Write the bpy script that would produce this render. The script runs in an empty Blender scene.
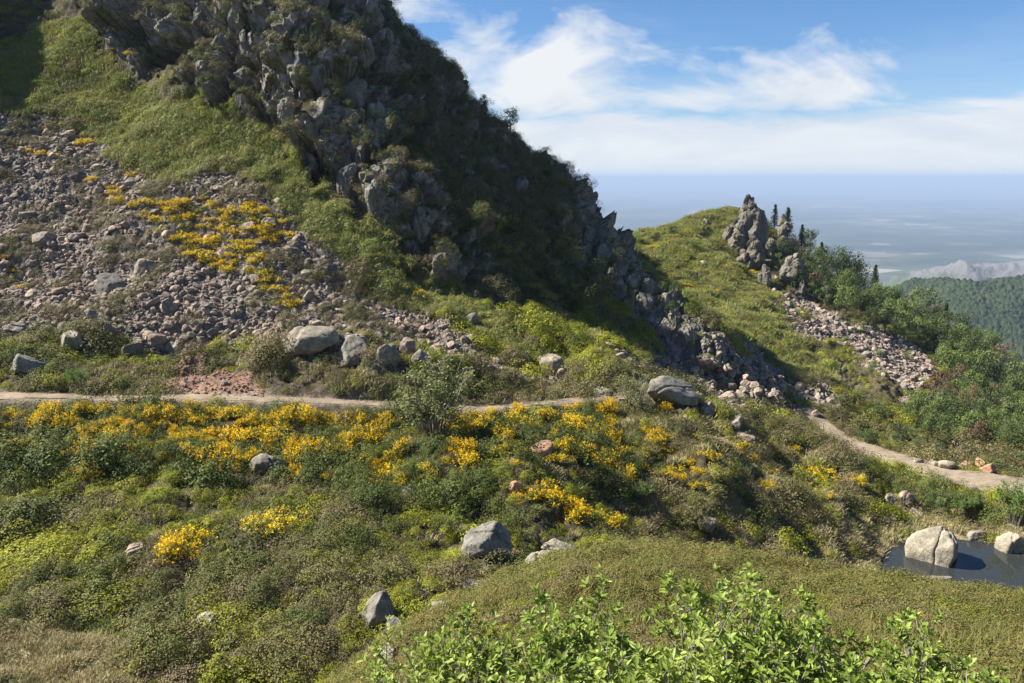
import bpy, math, random
import numpy as np
from mathutils import Vector, Matrix
rng = np.random.default_rng(7)
random.seed(7)
sc = bpy.context.scene
COL = sc.collection
RES = 1.0            # terrain resolution factor
# ------------------------------------------------------------------ camera
F = 800.0; PITCH = math.atan((341.5-178.0)/F)
CP, SP = math.cos(PITCH), math.sin(PITCH)
cam = bpy.data.cameras.new('camera'); camo = bpy.data.objects.new('camera', cam); COL.objects.link(camo)
cam.sensor_fit = 'HORIZONTAL'; cam.sensor_width = 36.0; cam.lens = 36.0*F/1024.0
cam.clip_start = 0.1; cam.clip_end = 200000
camo.rotation_euler = (math.pi/2-PITCH, 0, 0)
sc.camera = camo
def P(px, py, Y):
    v = (341.5-py)/F; d = CP+SP*v
    return ((px-512)/F*Y/d, Y, (CP*v-SP)/d*Y)
def proj(x, y, z):
    dep = CP*y-SP*z; up = SP*y+CP*z
    dep = np.where(dep > 0.05, dep, np.nan)
    return 512+F*x/dep, 341.5-F*up/dep, dep
# ------------------------------------------------------------------ noise
_T = np.random.default_rng(11).permutation(4096).astype(np.int32); _TV = np.random.default_rng(12).random(4096).astype(np.float32)
def _h(i, j, k, s):
    return _TV[(_T[(_T[(i+s*131) & 4095]+j) & 4095]+k+s*17) & 4095]
def vnoise(x, y, z=None, s=0):
    x = np.asarray(x, np.float32); y = np.asarray(y, np.float32)
    q = lambda f: f*f*f*(f*(f*6-15)+10)
    fx, fy = np.floor(x), np.floor(y); xi, yi = fx.astype(np.int32), fy.astype(np.int32); fx, fy = q(x-fx), q(y-fy)
    A = _T[(xi+s*131) & 4095]; B = _T[(xi+1+s*131) & 4095]
    a0, a1, b0, b1 = _T[(A+yi) & 4095], _T[(A+yi+1) & 4095], _T[(B+yi) & 4095], _T[(B+yi+1) & 4095]
    def layer(k):
        p0, p1, r0, r1 = [_TV[(t+k+s*17) & 4095] for t in (a0, a1, b0, b1)]
        return (p0*(1-fx)+r0*fx)*(1-fy)+(p1*(1-fx)+r1*fx)*fy
    if z is None: return layer(0)*2-1
    z = np.asarray(z, np.float32); fz = np.floor(z); zi = fz.astype(np.int32); fz = q(z-fz)
    return (layer(zi)*(1-fz)+layer(zi+1)*fz)*2-1
def fbm(x, y, z=None, o=4, s=0, g=0.5):
    t, a, f = 0, 1.0, 1.0
    for k in range(o):
        t = t+a*vnoise(x*f+k*17.3, y*f-k*9.1, None if z is None else z*f+k*5.7, s+k)
        a *= g; f *= 2.03
    return t
def ridged(x, y, z, o=4, s=0):
    t, a, f = 0, 1.0, 1.0
    for k in range(o):
        t = t+a*(1-2*np.abs(vnoise(x*f+k*7.3, y*f-k*3.1, z*f+k*5.7, s+k)))
        a *= 0.5; f *= 2.1
    return t
def worley(x, y, z, s=0):
    """blocky rock: for the nearest cell the value of a tilted plane, and F2-F1"""
    x, y, z = [np.asarray(t, np.float32) for t in (x, y, z)]
    xi, yi, zi = np.floor(x).astype(np.int32), np.floor(y).astype(np.int32), np.floor(z).astype(np.int32)
    f1 = np.full(x.shape, 9.0, np.float32); f2 = f1.copy(); val = np.zeros(x.shape, np.float32)
    for a in (-1, 0, 1):
        for b in (-1, 0, 1):
            for c in (-1, 0, 1):
                i, j, k = xi+a, yi+b, zi+c
                dx = i+_h(i, j, k, s)-x; dy = j+_h(i, j, k, s+1)-y; dz = k+_h(i, j, k, s+2)-z
                d = dx*dx+dy*dy+dz*dz
                pl = _h(i, j, k, s+3)*1.2-0.6 + 1.5*(dx*(_h(i, j, k, s+4)*2-1)+dy*(_h(i, j, k, s+5)*2-1)+dz*(_h(i, j, k, s+6)*2-1))
                nw = d < f1
                f2 = np.where(nw, f1, np.minimum(f2, d)); val = np.where(nw, pl, val); f1 = np.where(nw, d, f1)
    return val, np.sqrt(f2)-np.sqrt(f1)
def sstep(a, b, x):
    t = np.clip((x-a)/(b-a), 0, 1); return t*t*(3-2*t)
def inpoly(px, py, poly):
    c = np.zeros(px.shape, bool); n = len(poly)
    for i in range(n):
        x1, y1 = poly[i]; x2, y2 = poly[(i+1) % n]
        if y1 == y2: continue
        c ^= ((y1 > py) != (y2 > py)) & (px < (x2-x1)*(py-y1)/(y2-y1)+x1)
    return c
# ------------------------------------------------------------------ terrain heights
CTL = [  # image column, image row, distance ahead in metres: how the slopes were surveyed off the photograph
 (512,683,8),(800,683,7.5),(1024,683,7),(1200,683,7),(700,600,14),(900,640,10.5),(1000,620,13),
 (440,622,17),(500,594,19.5),(560,578,21),(650,574,22),(750,578,22.5),(850,594,21.5),(930,602,21),(1024,618,20),(1150,640,19),
 (380,650,14),(340,690,12),(650,577,25),(750,582,26),(850,604,25),(930,618,25),(1024,636,24),(560,590,25),(500,608,23),(440,640,20),
 (-200,683,30),(0,683,30),(100,683,30),(200,683,30),(300,683,29),(-200,600,37),(0,600,37),(100,600,37),(300,600,36),(0,540,43),(100,540,43),(300,540,43),
 (-200,500,48),(0,500,48),(100,500,48),(200,490,49),(300,490,50),(0,460,54),(100,460,54),(200,450,55),(300,450,56),(0,430,57.5),(100,430,58),(200,425,58.5),(300,425,59.5),
 (0,404,61),(100,406,61),(200,407,61.5),(300,411,62),(400,416,64),(-200,405,61),
 (440,560,41),(485,540,44),(550,555,44),(500,500,50),(400,470,54),(500,460,57),(400,435,60),(500,421,66),(440,520,47),(600,500,54),(600,540,49),(600,407,72),(620,450,63),(700,500,60),
 (700,545,56),(700,450,70),(700,405,78),(660,390,80),(770,450,77),(800,448,80),(830,472,76),(868,498,74),(800,508,67),(800,540,63),(870,540,67),(860,508,71),(870,560,63.5),
 (940,500,77),(990,485,82),(900,465,90),(815,425,106),(860,446,97),(1040,487,81),(930,463,94),
 (0,370,68),(0,340,76),(150,372,69),(150,345,78),(300,350,78),(450,350,82),(450,375,73),(520,380,76),(560,385,80),(250,362,67),(350,364,67.5),(230,393,63.5),(320,400,64),
 (490,388,71),(490,408,68.5),(400,375,69),(540,395,73),(0,395,62.5),(100,397,62.5),
 (0,300,84),(0,220,99),(0,150,112),(0,100,122),(0,50,134),(0,0,144),(0,-100,160),
 (150,300,85),(150,220,98),(150,150,111),(150,100,121),(150,60,128),(150,0,135),
 (250,330,82),(250,250,93),(250,200,101),(250,150,110),(250,100,114),(250,50,119),(250,0,125),(250,-80,138),
 (350,340,80),(350,300,88),(350,240,98),(350,200,103),(350,150,108),(350,100,114),(350,50,121),(350,0,130),
 (420,330,86),(420,290,94),(420,240,102),(420,190,107),(420,140,117),(420,90,128),(420,50,133),
 (480,350,83),(480,300,96),(480,260,106),(480,200,117),(480,140,127),
 (550,360,87),(550,320,97),(550,280,110),(550,220,119),(550,180,126),
 (620,385,80),(620,352,90),(590,304,109),(640,338,110),(690,374,106),(620,275,117),(680,385,88),
 (608,246,122),(652,292,116),(700,332,110),(735,370,108),(765,396,106),(546,166,130),(494,124,133),(428,60,136),(374,0,140),(330,-100,150),
 (835,457,95),(850,463,92),(815,447,98),(740,402,90),(790,420,96),(730,345,128),(790,380,118),(830,405,113),(760,355,133),
 (630,244,225),(680,228,235),(735,210,245),(790,242,240),(860,302,230),(940,332,220),(1024,388,205),(1150,460,190),
 (660,262,205),(700,300,180),(680,250,212),(770,285,205),(740,250,225),(850,345,170),(800,380,140),(740,320,165),(930,395,140),(900,430,110),
 (1000,440,112),(1024,470,98),(960,400,145),(1024,425,155),(690,318,165),
]
CTL3 = [(0,0,-1.65),(-2,-3,-1.2),(3,-3,-1.2),(0,-15,0),(-15,-10,-2),(15,-10,-1),(-8,18,-17),(-16,18,-20),(-30,20,-20),(-12,8,-11),(-25,5,-14),(-5,13,-11.5),
 (40,10,-8),(30,30,-23),(-2.5,24,-15.5),(-6,24,-18.5),(1.5,29,-18),(8,31,-20),(14,31,-21.5),(19,30,-22),(13,45,-26),(22,46,-28.5),(30,48,-30.5),
 (20,165,-25),(5,162,-15),(-8,162,2),(-20,168,10),(-32,172,24),(-20,200,-8),(-5,200,-18),(40,150,-28.5),(-60,200,36),(-100,180,66),(-120,140,62),(-126,118,52),(-130,100,30),(-100,80,2),(-130,60,0),(-80,60,-15),
 (-80,40,-18),(-60,20,-18),(60,290,-40),(90,300,-60),(130,280,-78),(180,240,-88),(0,300,-60),(-60,300,0),(100,400,-160),(0,400,-150),(200,400,-220),
 (-150,300,30),(220,180,-100),(220,120,-75),(150,80,-50),(120,60,-45),(90,40,-35),(34,71,-32),(48,72,-32.3),(52,61,-32.7),(43,54,-32.4),(32,57,-31.9),(-150,150,70)]
CT = np.array([P(*c) for c in CTL]+CTL3)
CC = 5.0
def _phi(r2): return np.sqrt(r2+CC*CC)
_n = len(CT)
_D = ((CT[:, None, :2]-CT[None, :, :2])**2).sum(2)
_A = np.zeros((_n+3, _n+3)); _A[:_n, :_n] = _phi(_D)-0.25*np.eye(_n)
_A[:_n, _n] = 1; _A[:_n, _n+1:] = CT[:, :2]/100; _A[_n:, :_n] = _A[:_n, _n:].T
_W = np.linalg.solve(_A, np.concatenate([CT[:, 2], [0, 0, 0]]))
def base_h(x, y):
    sh = x.shape; x = x.ravel(); y = y.ravel(); o = np.empty(x.size)
    for i in range(0, x.size, 60000):
        a, b = x[i:i+60000], y[i:i+60000]
        r2 = (a[:, None]-CT[None, :, 0])**2+(b[:, None]-CT[None, :, 1])**2
        o[i:i+60000] = _phi(r2) @ _W[:_n]+_W[_n]+(a*_W[_n+1]+b*_W[_n+2])/100
    return o.reshape(sh)
# ------------------------------------------------------------------ paths and pond
PATHS = [[(-90,398,62),(0,398,62),(60,398,62),(120,400,62),(200,401,62.5),(300,406,63),(400,411,65),(450,414,66.5),(490,415,67.5),(530,412,69.5),(570,405,72),(600,399,74.5),(622,395,77)],
         [(798,416,108),(815,427,105),(830,438,101.5),(870,452,95),(920,468,89),(960,479,84.5),(1000,487,82),(1060,489,80)]]
WATER_Z = -32.5
def smoothline(pts, n):
    p = np.array([P(*q) for q in pts]); p[:, 2] = base_h(p[:, 0], p[:, 1])
    t = np.concatenate([[0], np.cumsum(np.linalg.norm(np.diff(p[:, :2], axis=0), axis=1))])
    tt = np.linspace(0, t[-1], n)
    q = np.stack([np.interp(tt, t, p[:, k]) for k in range(3)], 1)
    for _ in range(12):
        q[1:-1] = 0.25*q[:-2]+0.5*q[1:-1]+0.25*q[2:]
    return q
PATHL = [smoothline(PATHS[0], 160), smoothline(PATHS[1], 120)]
PATHW = [0.95, 2.7]
def path_dist(x, y):
    best = np.full(x.shape, 99.0); zz = np.zeros(x.shape); ww = np.ones(x.shape)
    for L, w in zip(PATHL, PATHW):
        m = (x > L[:, 0].min()-6) & (x < L[:, 0].max()+6) & (y > L[:, 1].min()-6) & (y < L[:, 1].max()+6)
        xs, ys = x[m], y[m]; b = np.full(xs.shape, 99.0); zb = np.zeros(xs.shape)
        for i in range(len(L)-1):
            ax, ay, az = L[i]; bx, by, bz = L[i+1]; ll = (bx-ax)**2+(by-ay)**2
            t = np.clip(((xs-ax)*(bx-ax)+(ys-ay)*(by-ay))/ll, 0, 1)
            d = np.hypot(xs-ax-t*(bx-ax), ys-ay-t*(by-ay))
            c = d < b; b = np.where(c, d, b); zb = np.where(c, az+t*(bz-az), zb)
        c = b < best[m]
        best[m] = np.where(c, b, best[m]); zz[m] = np.where(c, zb, zz[m]); ww[m] = np.where(c, w, ww[m])
    return best, zz, ww
def _ray_at(px, py, z):
    a = P(px, py, 1.0); return a[0]*z/a[2], z/a[2]
POND = np.array([_ray_at(px, py, WATER_Z) for px, py in [(878,574),(884,553),(905,541),(930,532),(960,539),(990,543),(1030,548),(1075,562),(1062,588),(1010,600),(950,598),(896,592)]])
def pond_sd(x, y):
    """signed distance to the pond's outline, negative in the water"""
    lo, hi = POND.min(0)-8, POND.max(0)+8; m = (x > lo[0]) & (x < hi[0]) & (y > lo[1]) & (y < hi[1])
    if not m.all():
        o = np.full(x.shape, 50.0); o[m] = pond_sd(x[m], y[m]) if m.any() else 50.0; return o
    d = np.full(x.shape, 1e9)
    for i in range(len(POND)):
        a, b = POND[i], POND[(i+1) % len(POND)]; e = b-a
        t = np.clip(((x-a[0])*e[0]+(y-a[1])*e[1])/(e@e), 0, 1)
        d = np.minimum(d, np.hypot(x-a[0]-t*e[0], y-a[1]-t*e[1]))
    return np.where(inpoly(x, y, [tuple(p) for p in POND]), -d, d)
# ------------------------------------------------------------------ the terrain grid (finer towards what is seen large)
def seg(a, b, n): return list(np.exp(np.linspace(math.log(a), math.log(b), max(2, int(n*RES)), endpoint=False)))
RAD = np.array(seg(0.8,5,40)+seg(5,24,260)+seg(24,66,400)+seg(66,178,620)+seg(178,275,260)+seg(275,460,30)+[460.0])
AZ = np.radians(np.concatenate([np.linspace(-66,-36,int(90*RES),endpoint=False), np.linspace(-36,36,int(1120*RES),endpoint=False), np.linspace(36,62,int(60*RES))]))
AA, RR = np.meshgrid(AZ, RAD)
# radial distances are spaced by distance ahead near the view axis
X = RR*np.sin(AA)/np.maximum(np.cos(AA), 0.6); Y = RR*np.cos(AA)/np.maximum(np.cos(AA), 0.6)
def upsample(a, rows, cols, n, m):
    """linear interpolation of a coarse grid back onto the full one"""
    r = np.arange(n); i = np.clip(np.searchsorted(rows, r, 'right')-1, 0, len(rows)-2); t = ((r-rows[i])/(rows[i+1]-rows[i]))[:, None]; a = a[i]*(1-t)+a[i+1]*t
    c = np.arange(m); j = np.clip(np.searchsorted(cols, c, 'right')-1, 0, len(cols)-2); t = ((c-cols[j])/(cols[j+1]-cols[j]))[None, :]; return a[:, j]*(1-t)+a[:, j+1]*t
_rw = np.unique(np.append(np.arange(0, X.shape[0], 3), X.shape[0]-1)); _cl = np.unique(np.append(np.arange(0, X.shape[1], 3), X.shape[1]-1))
Z = upsample(base_h(X[np.ix_(_rw, _cl)], Y[np.ix_(_rw, _cl)]), _rw, _cl, *X.shape)
bpx, bpy_, bdep = proj(X, Y, Z)
bpx = np.nan_to_num(bpx, nan=-9999); bpy_ = np.nan_to_num(bpy_, nan=9999)
def grid_normal(X, Y, Z):
    V = np.stack([X, Y, Z], -1)
    du = np.gradient(V, axis=1); dv = np.gradient(V, axis=0)
    n = np.cross(du, dv); l = np.linalg.norm(n, axis=-1, keepdims=True); n = n/np.maximum(l, 1e-12)
    n = np.where(n[..., 2:3] < 0, -n, n)
    return n
# wobble the zone lookups so that edges of zones are ragged
zpx = bpx+14*fbm(X*0.16, Y*0.16, o=4, s=90)*np.clip(bdep/90, .3, 1.2)
zpy = bpy_+9*fbm(X*0.16+40, Y*0.16, o=4, s=95)*np.clip(bdep/90, .3, 1.2)
def zone(poly, y0, y1): return (inpoly(zpx, zpy, poly) & (Y > y0) & (Y < y1)).astype(np.float64)
Zcliff = zone([(60,-400),(330,-400),(375,0),(415,70),(415,150),(485,272),(415,278),(350,222),(325,195),(280,140),(200,95),(120,42),(85,0)], 95, 190)
Zcliff = np.maximum(Zcliff, zone([(575,185),(590,195),(625,232),(655,275),(705,332),(772,392),(762,408),(690,374),(640,334),(596,300),(585,250)], 95, 150))
Zcliff = np.maximum(Zcliff, 0.3*zone([(330,-50),(420,0),(470,75),(500,110),(490,180),(430,140),(380,60)], 100, 190))
Zscree = zone([(-120,105),(20,112),(60,118),(130,165),(230,185),(300,232),(370,290),(450,340),(540,372),(565,388),(480,372),(420,360),(330,352),(200,342),(100,345),(-120,345)], 70, 140)
Zscree2 = np.maximum(zone([(695,325),(740,345),(790,372),(835,408),(815,420),(765,398),(715,352)], 90, 150), zone([(762,280),(800,300),(850,322),(920,345),(945,380),(920,398),(885,382),(845,348),(800,322),(775,302)], 120, 230))
Zscree2 = np.maximum(Zscree2, zone([(610,360),(660,352),(720,380),(760,405),(720,410),(680,385)], 70, 110)*0.8)
Zgreen = zone([(-120,40),(40,35),(90,40),(170,100),(250,130),(300,170),(370,235),(470,300),(530,352),(470,345),(380,290),(300,235),(230,180),(150,180),(60,112),(-120,95)], 85, 150)
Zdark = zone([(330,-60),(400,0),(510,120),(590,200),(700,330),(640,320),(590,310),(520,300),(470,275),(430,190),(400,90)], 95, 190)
Zknoll = (Y < 27)*sstep(-9, -3, X)*1.0
Zmead = zone([(620,225),(735,195),(745,260),(770,300),(800,340),(860,400),(800,405),(740,345),(690,325),(640,280)], 130, 260)
Zwood = zone([(760,200),(800,215),(880,265),(1060,330),(1200,400),(1200,480),(1020,450),(940,420),(905,400),(925,370),(850,315),(790,285),(765,250)], 110, 300)
Zred = zone([(165,362),(215,358),(262,372),(275,394),(200,398),(160,385)], 62, 72)
Zbank = zone([(265,366),(400,372),(405,402),(270,398)], 62, 70)+zone([(450,388),(540,400),(535,412),(445,408)], 66, 73)
Zstraw = np.maximum(zone([(-80,630),(70,626),(122,650),(140,720),(-80,720)], 20, 37), 0.8*zone([(800,530),(870,545),(1040,530),(1040,545),(930,525),(880,590),(930,605),(860,600)], 60, 90))
def blur(a, k):
    for _ in range(k):
        a = (np.roll(a, 1, 0)+2*a+np.roll(a, -1, 0))/4; a = (np.roll(a, 1, 1)+2*a+np.roll(a, -1, 1))/4
    return a
kb = max(1, int(6*RES*RES))
Zcliff, Zscree, Zscree2, Zgreen, Zdark, Zmead, Zwood, Zred, Zbank, Zstraw = [blur(a, kb) for a in (Zcliff, Zscree, Zscree2, Zgreen, Zdark, Zmead, Zwood, Zred, Zbank, Zstraw)]
pd, pz, pw = path_dist(X, Y)
onpath = 1-sstep(pw*0.95, pw*1.7, pd)
pondd = pond_sd(X, Y)
# lumps, banks, outcrops
amp = np.clip(Y/45, 0.25, 1.5)
heath = np.clip(1-Zscree-Zcliff-Zscree2-Zgreen*0.6, 0, 1)*(1-onpath)
Z0 = Z.copy()
dz = 0.75*amp*fbm(X*0.11, Y*0.11, o=3, s=3) + heath*(0.50*amp*fbm(X*0.42, Y*0.42, o=4, s=11))
dz += Zknoll*(0.16*fbm(X*0.5, Y*0.5, o=3, s=16)+0.07*fbm(X*1.9, Y*1.9, o=2, s=18))*sstep(6, 10, Y)
dz += (1-onpath)*0.07*np.clip(Y/40, .4, 2)*fbm(X*2.1, Y*2.1, o=3, s=15)
near_p = np.exp(-(pd/3.5)**2)
dz *= (1-0.8*near_p)*(1-0.6*np.exp(-np.maximum(pondd, 0)/3))
dz += Zdark*1.1*fbm(X*0.06, Y*0.06, Z0*0.06, o=3, s=31)*sstep(0, 3, bdep-0)
dz += (Zscree+Zscree2)*0.22*fbm(X*0.9, Y*0.9, o=3, s=21)
Z = Z+dz
Z = np.where(pd < 12, Z*(1-onpath)+(pz+0.20)*onpath, Z)
bed = WATER_Z+np.clip(pondd*0.28, -0.9, 0.5)+0.05*fbm(X*0.8, Y*0.8, o=3, s=44)
pm = 1-sstep(0.3, 3.0, pondd); Z = Z*(1-pm)+bed*pm
# rock faces: push the surface along its normal
N = grid_normal(X, Y, blur(Z, 3))
m = Zcliff > 0.02
xs, ys, zs = X[m], Y[m], Z[m]
wx, wy = xs+0.6*fbm(xs*.3, ys*.3, zs*.3, o=2, s=61), ys+0.6*fbm(xs*.3+9, ys*.3, zs*.3, o=2, s=62)
v1, e1 = worley(wx*0.13, wy*0.10, zs*0.11, 201)
v2, e2 = worley(wx*0.36, wy*0.33, zs*0.27, 211)
v3, e3 = worley(xs*0.95, ys*0.95, zs*0.7, 221)
disp = 3.6*v1+1.6*v2+0.55*v3-0.9*np.exp(-e1/0.04)-0.35*np.exp(-e2/0.05)+1.0*fbm(xs*.05, ys*.05, zs*.05, o=3, s=71)
disp *= Zcliff[m]*np.where(xs > 10, 0.38, 1.0)
X, Y = X.copy(), Y.copy()
X[m] += N[m][:, 0]*disp; Y[m] += N[m][:, 1]*disp; Z[m] += N[m][:, 2]*disp*0.8
rockiness = np.zeros(X.shape); rockiness[m] = Zcliff[m]
# smaller craggy outcrops poking through the dark face
og = sstep(0.0, 0.3, fbm(X*0.09, Y*0.09, Z*0.12, o=4, s=81)+0.25*sstep(0, 14, X))*Zdark
m = og > 0.02
xs, ys, zs = X[m], Y[m], Z[m]
v2, e2 = worley(xs*0.25, ys*0.25, zs*0.2, 231); v3, e3 = worley(xs*0.8, ys*0.8, zs*0.7, 241)
disp = (1.2*v2+0.55*v3+0.15)*og[m]
X[m] += N[m][:, 0]*disp; Y[m] += N[m][:, 1]*disp; Z[m] += N[m][:, 2]*disp
rockiness = np.maximum(rockiness, og*0.8)
N = grid_normal(X, Y, Z)
N0 = grid_normal(X, Y, blur(Z, 8))
VPX, VPY, VDEP = proj(X, Y, Z)
# ------------------------------------------------------------------ what of the terrain a pixel sees
def zbuffer():
    ok = ~np.isnan(VPX) & (VPX > -40) & (VPX < 1064) & (VPY > -40) & (VPY < 723)
    ix = (np.where(ok, VPX, 0)+40).astype(int); iy = (np.where(ok, VPY, 0)+40).astype(int)
    zb = np.full((763, 1104), 1e9); idx = np.full((763, 1104), -1)
    flat = np.flatnonzero(ok.ravel()); o = flat[np.argsort(-VDEP.ravel()[flat])]
    zb[iy.ravel()[o], ix.ravel()[o]] = VDEP.ravel()[o]; idx[iy.ravel()[o], ix.ravel()[o]] = o
    for _ in range(4):   # close the gaps between samples
        for ax in (0, 1):
            for sh in (1, -1):
                z2 = np.roll(zb, sh, ax); i2 = np.roll(idx, sh, ax); c = (zb > 1e8) & (z2 < 1e8)
                zb[c] = z2[c]; idx[c] = i2[c]
    # a nearer neighbour behind holes
    zm = zb.copy()
    for ax in (0, 1):
        for sh in (1, -1, 2, -2): zm = np.minimum(zm, np.roll(zb, sh, ax))
    hole = zb > zm*1.12+1.5
    for sh in (1, -1, 2, -2):
        for ax in (0, 1):
            z2 = np.roll(zb, sh, ax); i2 = np.roll(idx, sh, ax); c = hole & (z2 < zb/1.08)
            zb[c] = z2[c]; idx[c] = i2[c]
    return zb, idx
ZB, ZI = zbuffer()
def at(px, py):
    i = ZI[int(np.clip(py+40, 0, 762)), int(np.clip(px+40, 0, 1103))]
    if i < 0: return None
    return np.array([X.ravel()[i], Y.ravel()[i], Z.ravel()[i]]), N0.reshape(-1, 3)[i]
# ------------------------------------------------------------------ materials
def mat(name):
    m = bpy.data.materials.new(name); m.use_nodes = True; nt = m.node_tree
    for n in list(nt.nodes): nt.nodes.remove(n)
    out = nt.nodes.new('ShaderNodeOutputMaterial')
    return m, nt, out
def nd(nt, t, **kw):
    n = nt.nodes.new(t)
    for k, v in kw.items():
        if k in n.inputs.keys() if isinstance(k, str) else False: n.inputs[k].default_value = v
        else: setattr(n, k, v)
    return n
def noise(nt, vec, scale, detail=4, rough=0.55, typ='FBM'):
    n = nt.nodes.new('ShaderNodeTexNoise'); n.inputs['Scale'].default_value = scale; n.inputs['Detail'].default_value = detail
    n.inputs['Roughness'].default_value = rough
    if vec is not None: nt.links.new(vec, n.inputs['Vector'])
    return n.outputs['Fac']
def ramp(nt, fac, stops):
    r = nt.nodes.new('ShaderNodeValToRGB'); e = r.color_ramp.elements
    while len(e) < len(stops): e.new(0.5)
    for i, (p, c) in enumerate(stops):
        e[i].position = p; e[i].color = (c[0], c[1], c[2], 1) if not isinstance(c, (int, float)) else (c, c, c, 1)
    nt.links.new(fac, r.inputs['Fac']); return r.outputs['Color']
def mixc(nt, a, b, fac, mode='MIX'):
    m = nt.nodes.new('ShaderNodeMix'); m.data_type = 'RGBA'; m.blend_type = mode
    for v, i in ((fac, 0), (a, 6), (b, 7)):
        if hasattr(v, 'is_linked'): nt.links.new(v, m.inputs[i])
        elif i == 0: m.inputs[0].default_value = v
        else: m.inputs[i].default_value = (v[0], v[1], v[2], 1)
    return m.outputs[2]
def mth(nt, op, a, b=None, c=None):
    m = nt.nodes.new('ShaderNodeMath'); m.operation = op
    for i, v in enumerate((a, b, c)):
        if v is None: continue
        if hasattr(v, 'is_linked'): nt.links.new(v, m.inputs[i])
        else: m.inputs[i].default_value = v
    return m.outputs[0]
def bsdf(nt, out, col, rough=0.9, spec=0.25, bump=None, bs=0.5, bd=0.1, trans=None):
    b = nt.nodes.new('ShaderNodeBsdfPrincipled'); b.inputs['Roughness'].default_value = rough
    b.inputs['Specular IOR Level'].default_value = spec
    if hasattr(col, 'is_linked'): nt.links.new(col, b.inputs['Base Color'])
    else: b.inputs['Base Color'].default_value = (*col, 1)
    if bump is not None:
        bn = nt.nodes.new('ShaderNodeBump'); bn.inputs['Strength'].default_value = bs; bn.inputs['Distance'].default_value = bd
        nt.links.new(bump, bn.inputs['Height']); nt.links.new(bn.outputs[0], b.inputs['Normal'])
    res = b.outputs[0]
    if trans is not None:
        t = nt.nodes.new('ShaderNodeBsdfTranslucent')
        if hasattr(col, 'is_linked'): nt.links.new(col, t.inputs['Color'])
        else: t.inputs['Color'].default_value = (*col, 1)
        mx = nt.nodes.new('ShaderNodeMixShader'); mx.inputs[0].default_value = trans
        nt.links.new(res, mx.inputs[1]); nt.links.new(t.outputs[0], mx.inputs[2]); res = mx.outputs[0]
    nt.links.new(res, out.inputs['Surface']); return b
def coord(nt, which='Object'):
    return nt.nodes.new('ShaderNodeTexCoord').outputs[which]
def rnd(nt): return nt.nodes.new('ShaderNodeObjectInfo').outputs['Random']
def m_ground():
    m, nt, out = mat('ground'); v = coord(nt)
    a = nt.nodes.new('ShaderNodeAttribute'); a.attribute_name = 'soil'
    n1 = noise(nt, v, 1.3, 6, 0.65); n2 = noise(nt, v, 7.0, 4, 0.6)
    c = mixc(nt, a.outputs['Color'], ramp(nt, n1, [(0.3, 0.45), (0.5, 1.0), (0.72, 1.55)]), 1.0, 'MULTIPLY')
    c = mixc(nt, c, ramp(nt, n2, [(0.3, 0.6), (0.7, 1.4)]), 1.0, 'MULTIPLY')
    bsdf(nt, out, c, 0.95, 0.1, mth(nt, 'ADD', n1, mth(nt, 'MULTIPLY', n2, 0.4)), 0.8, 0.25)
    return m
def m_rock(name, dark, mid, light, lichen=(0.20, 0.20, 0.11), sc=1.0, grass=False):
    m, nt, out = mat(name); v = coord(nt); r = rnd(nt)
    off = nt.nodes.new('ShaderNodeVectorMath'); off.operation = 'ADD'; nt.links.new(v, off.inputs[0])
    cb = nt.nodes.new('ShaderNodeCombineXYZ'); nt.links.new(mth(nt, 'MULTIPLY', r, 50.0), cb.inputs[0]); nt.links.new(cb.outputs[0], off.inputs[1]); v = off.outputs[0]
    n1 = noise(nt, v, 1.1*sc, 6, 0.6); n2 = noise(nt, v, 6*sc, 5, 0.65); n3 = noise(nt, v, 2.7*sc, 3, 0.5)
    c = ramp(nt, n1, [(0.3, dark), (0.5, mid), (0.7, light)])
    c = mixc(nt, c, ramp(nt, n2, [(0.28, 0.55), (0.5, 1.0), (0.75, 1.35)]), 1.0, 'MULTIPLY')
    c = mixc(nt, c, lichen, ramp(nt, n3, [(0.55, 0.0), (0.66, 0.55)]))
    c = mixc(nt, c, ramp(nt, r, [(0.0, (0.75, 0.75, 0.78)), (0.5, (1, 0.98, 0.94)), (1.0, (1.2, 1.13, 1.02))]), 1.0, 'MULTIPLY')
    vo = nt.nodes.new('ShaderNodeTexVoronoi'); vo.feature = 'DISTANCE_TO_EDGE'; vo.inputs['Scale'].default_value = 1.4*sc
    mp = nt.nodes.new('ShaderNodeMapping'); mp.inputs['Scale'].default_value = (1, 1, 0.6); mp.inputs['Rotation'].default_value = (0.5, 0.3, 0.2); nt.links.new(v, mp.inputs[0])
    wv = nt.nodes.new('ShaderNodeVectorMath'); wv.operation = 'ADD'; nt.links.new(mp.outputs[0], wv.inputs[0])
    nn = nt.nodes.new('ShaderNodeTexNoise'); nn.inputs['Scale'].default_value = 2*sc; nt.links.new(v, nn.inputs['Vector'])
    sc_ = nt.nodes.new('ShaderNodeVectorMath'); sc_.operation = 'SCALE'; sc_.inputs['Scale'].default_value = 0.5; nt.links.new(nn.outputs['Color'], sc_.inputs[0]); nt.links.new(sc_.outputs[0], wv.inputs[1])
    nt.links.new(wv.outputs[0], vo.inputs['Vector'])
    crack = ramp(nt, vo.outputs['Distance'], [(0.0, 0.0), (0.05, 1.0)])
    h = mth(nt, 'ADD', mth(nt, 'MULTIPLY', n1, 0.6), mth(nt, 'ADD', mth(nt, 'MULTIPLY', n2, 0.5), mth(nt, 'MULTIPLY', crack, 0.12)))
    bsdf(nt, out, c, 0.88, 0.25, h, 0.7, 0.22/sc)
    return m
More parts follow.
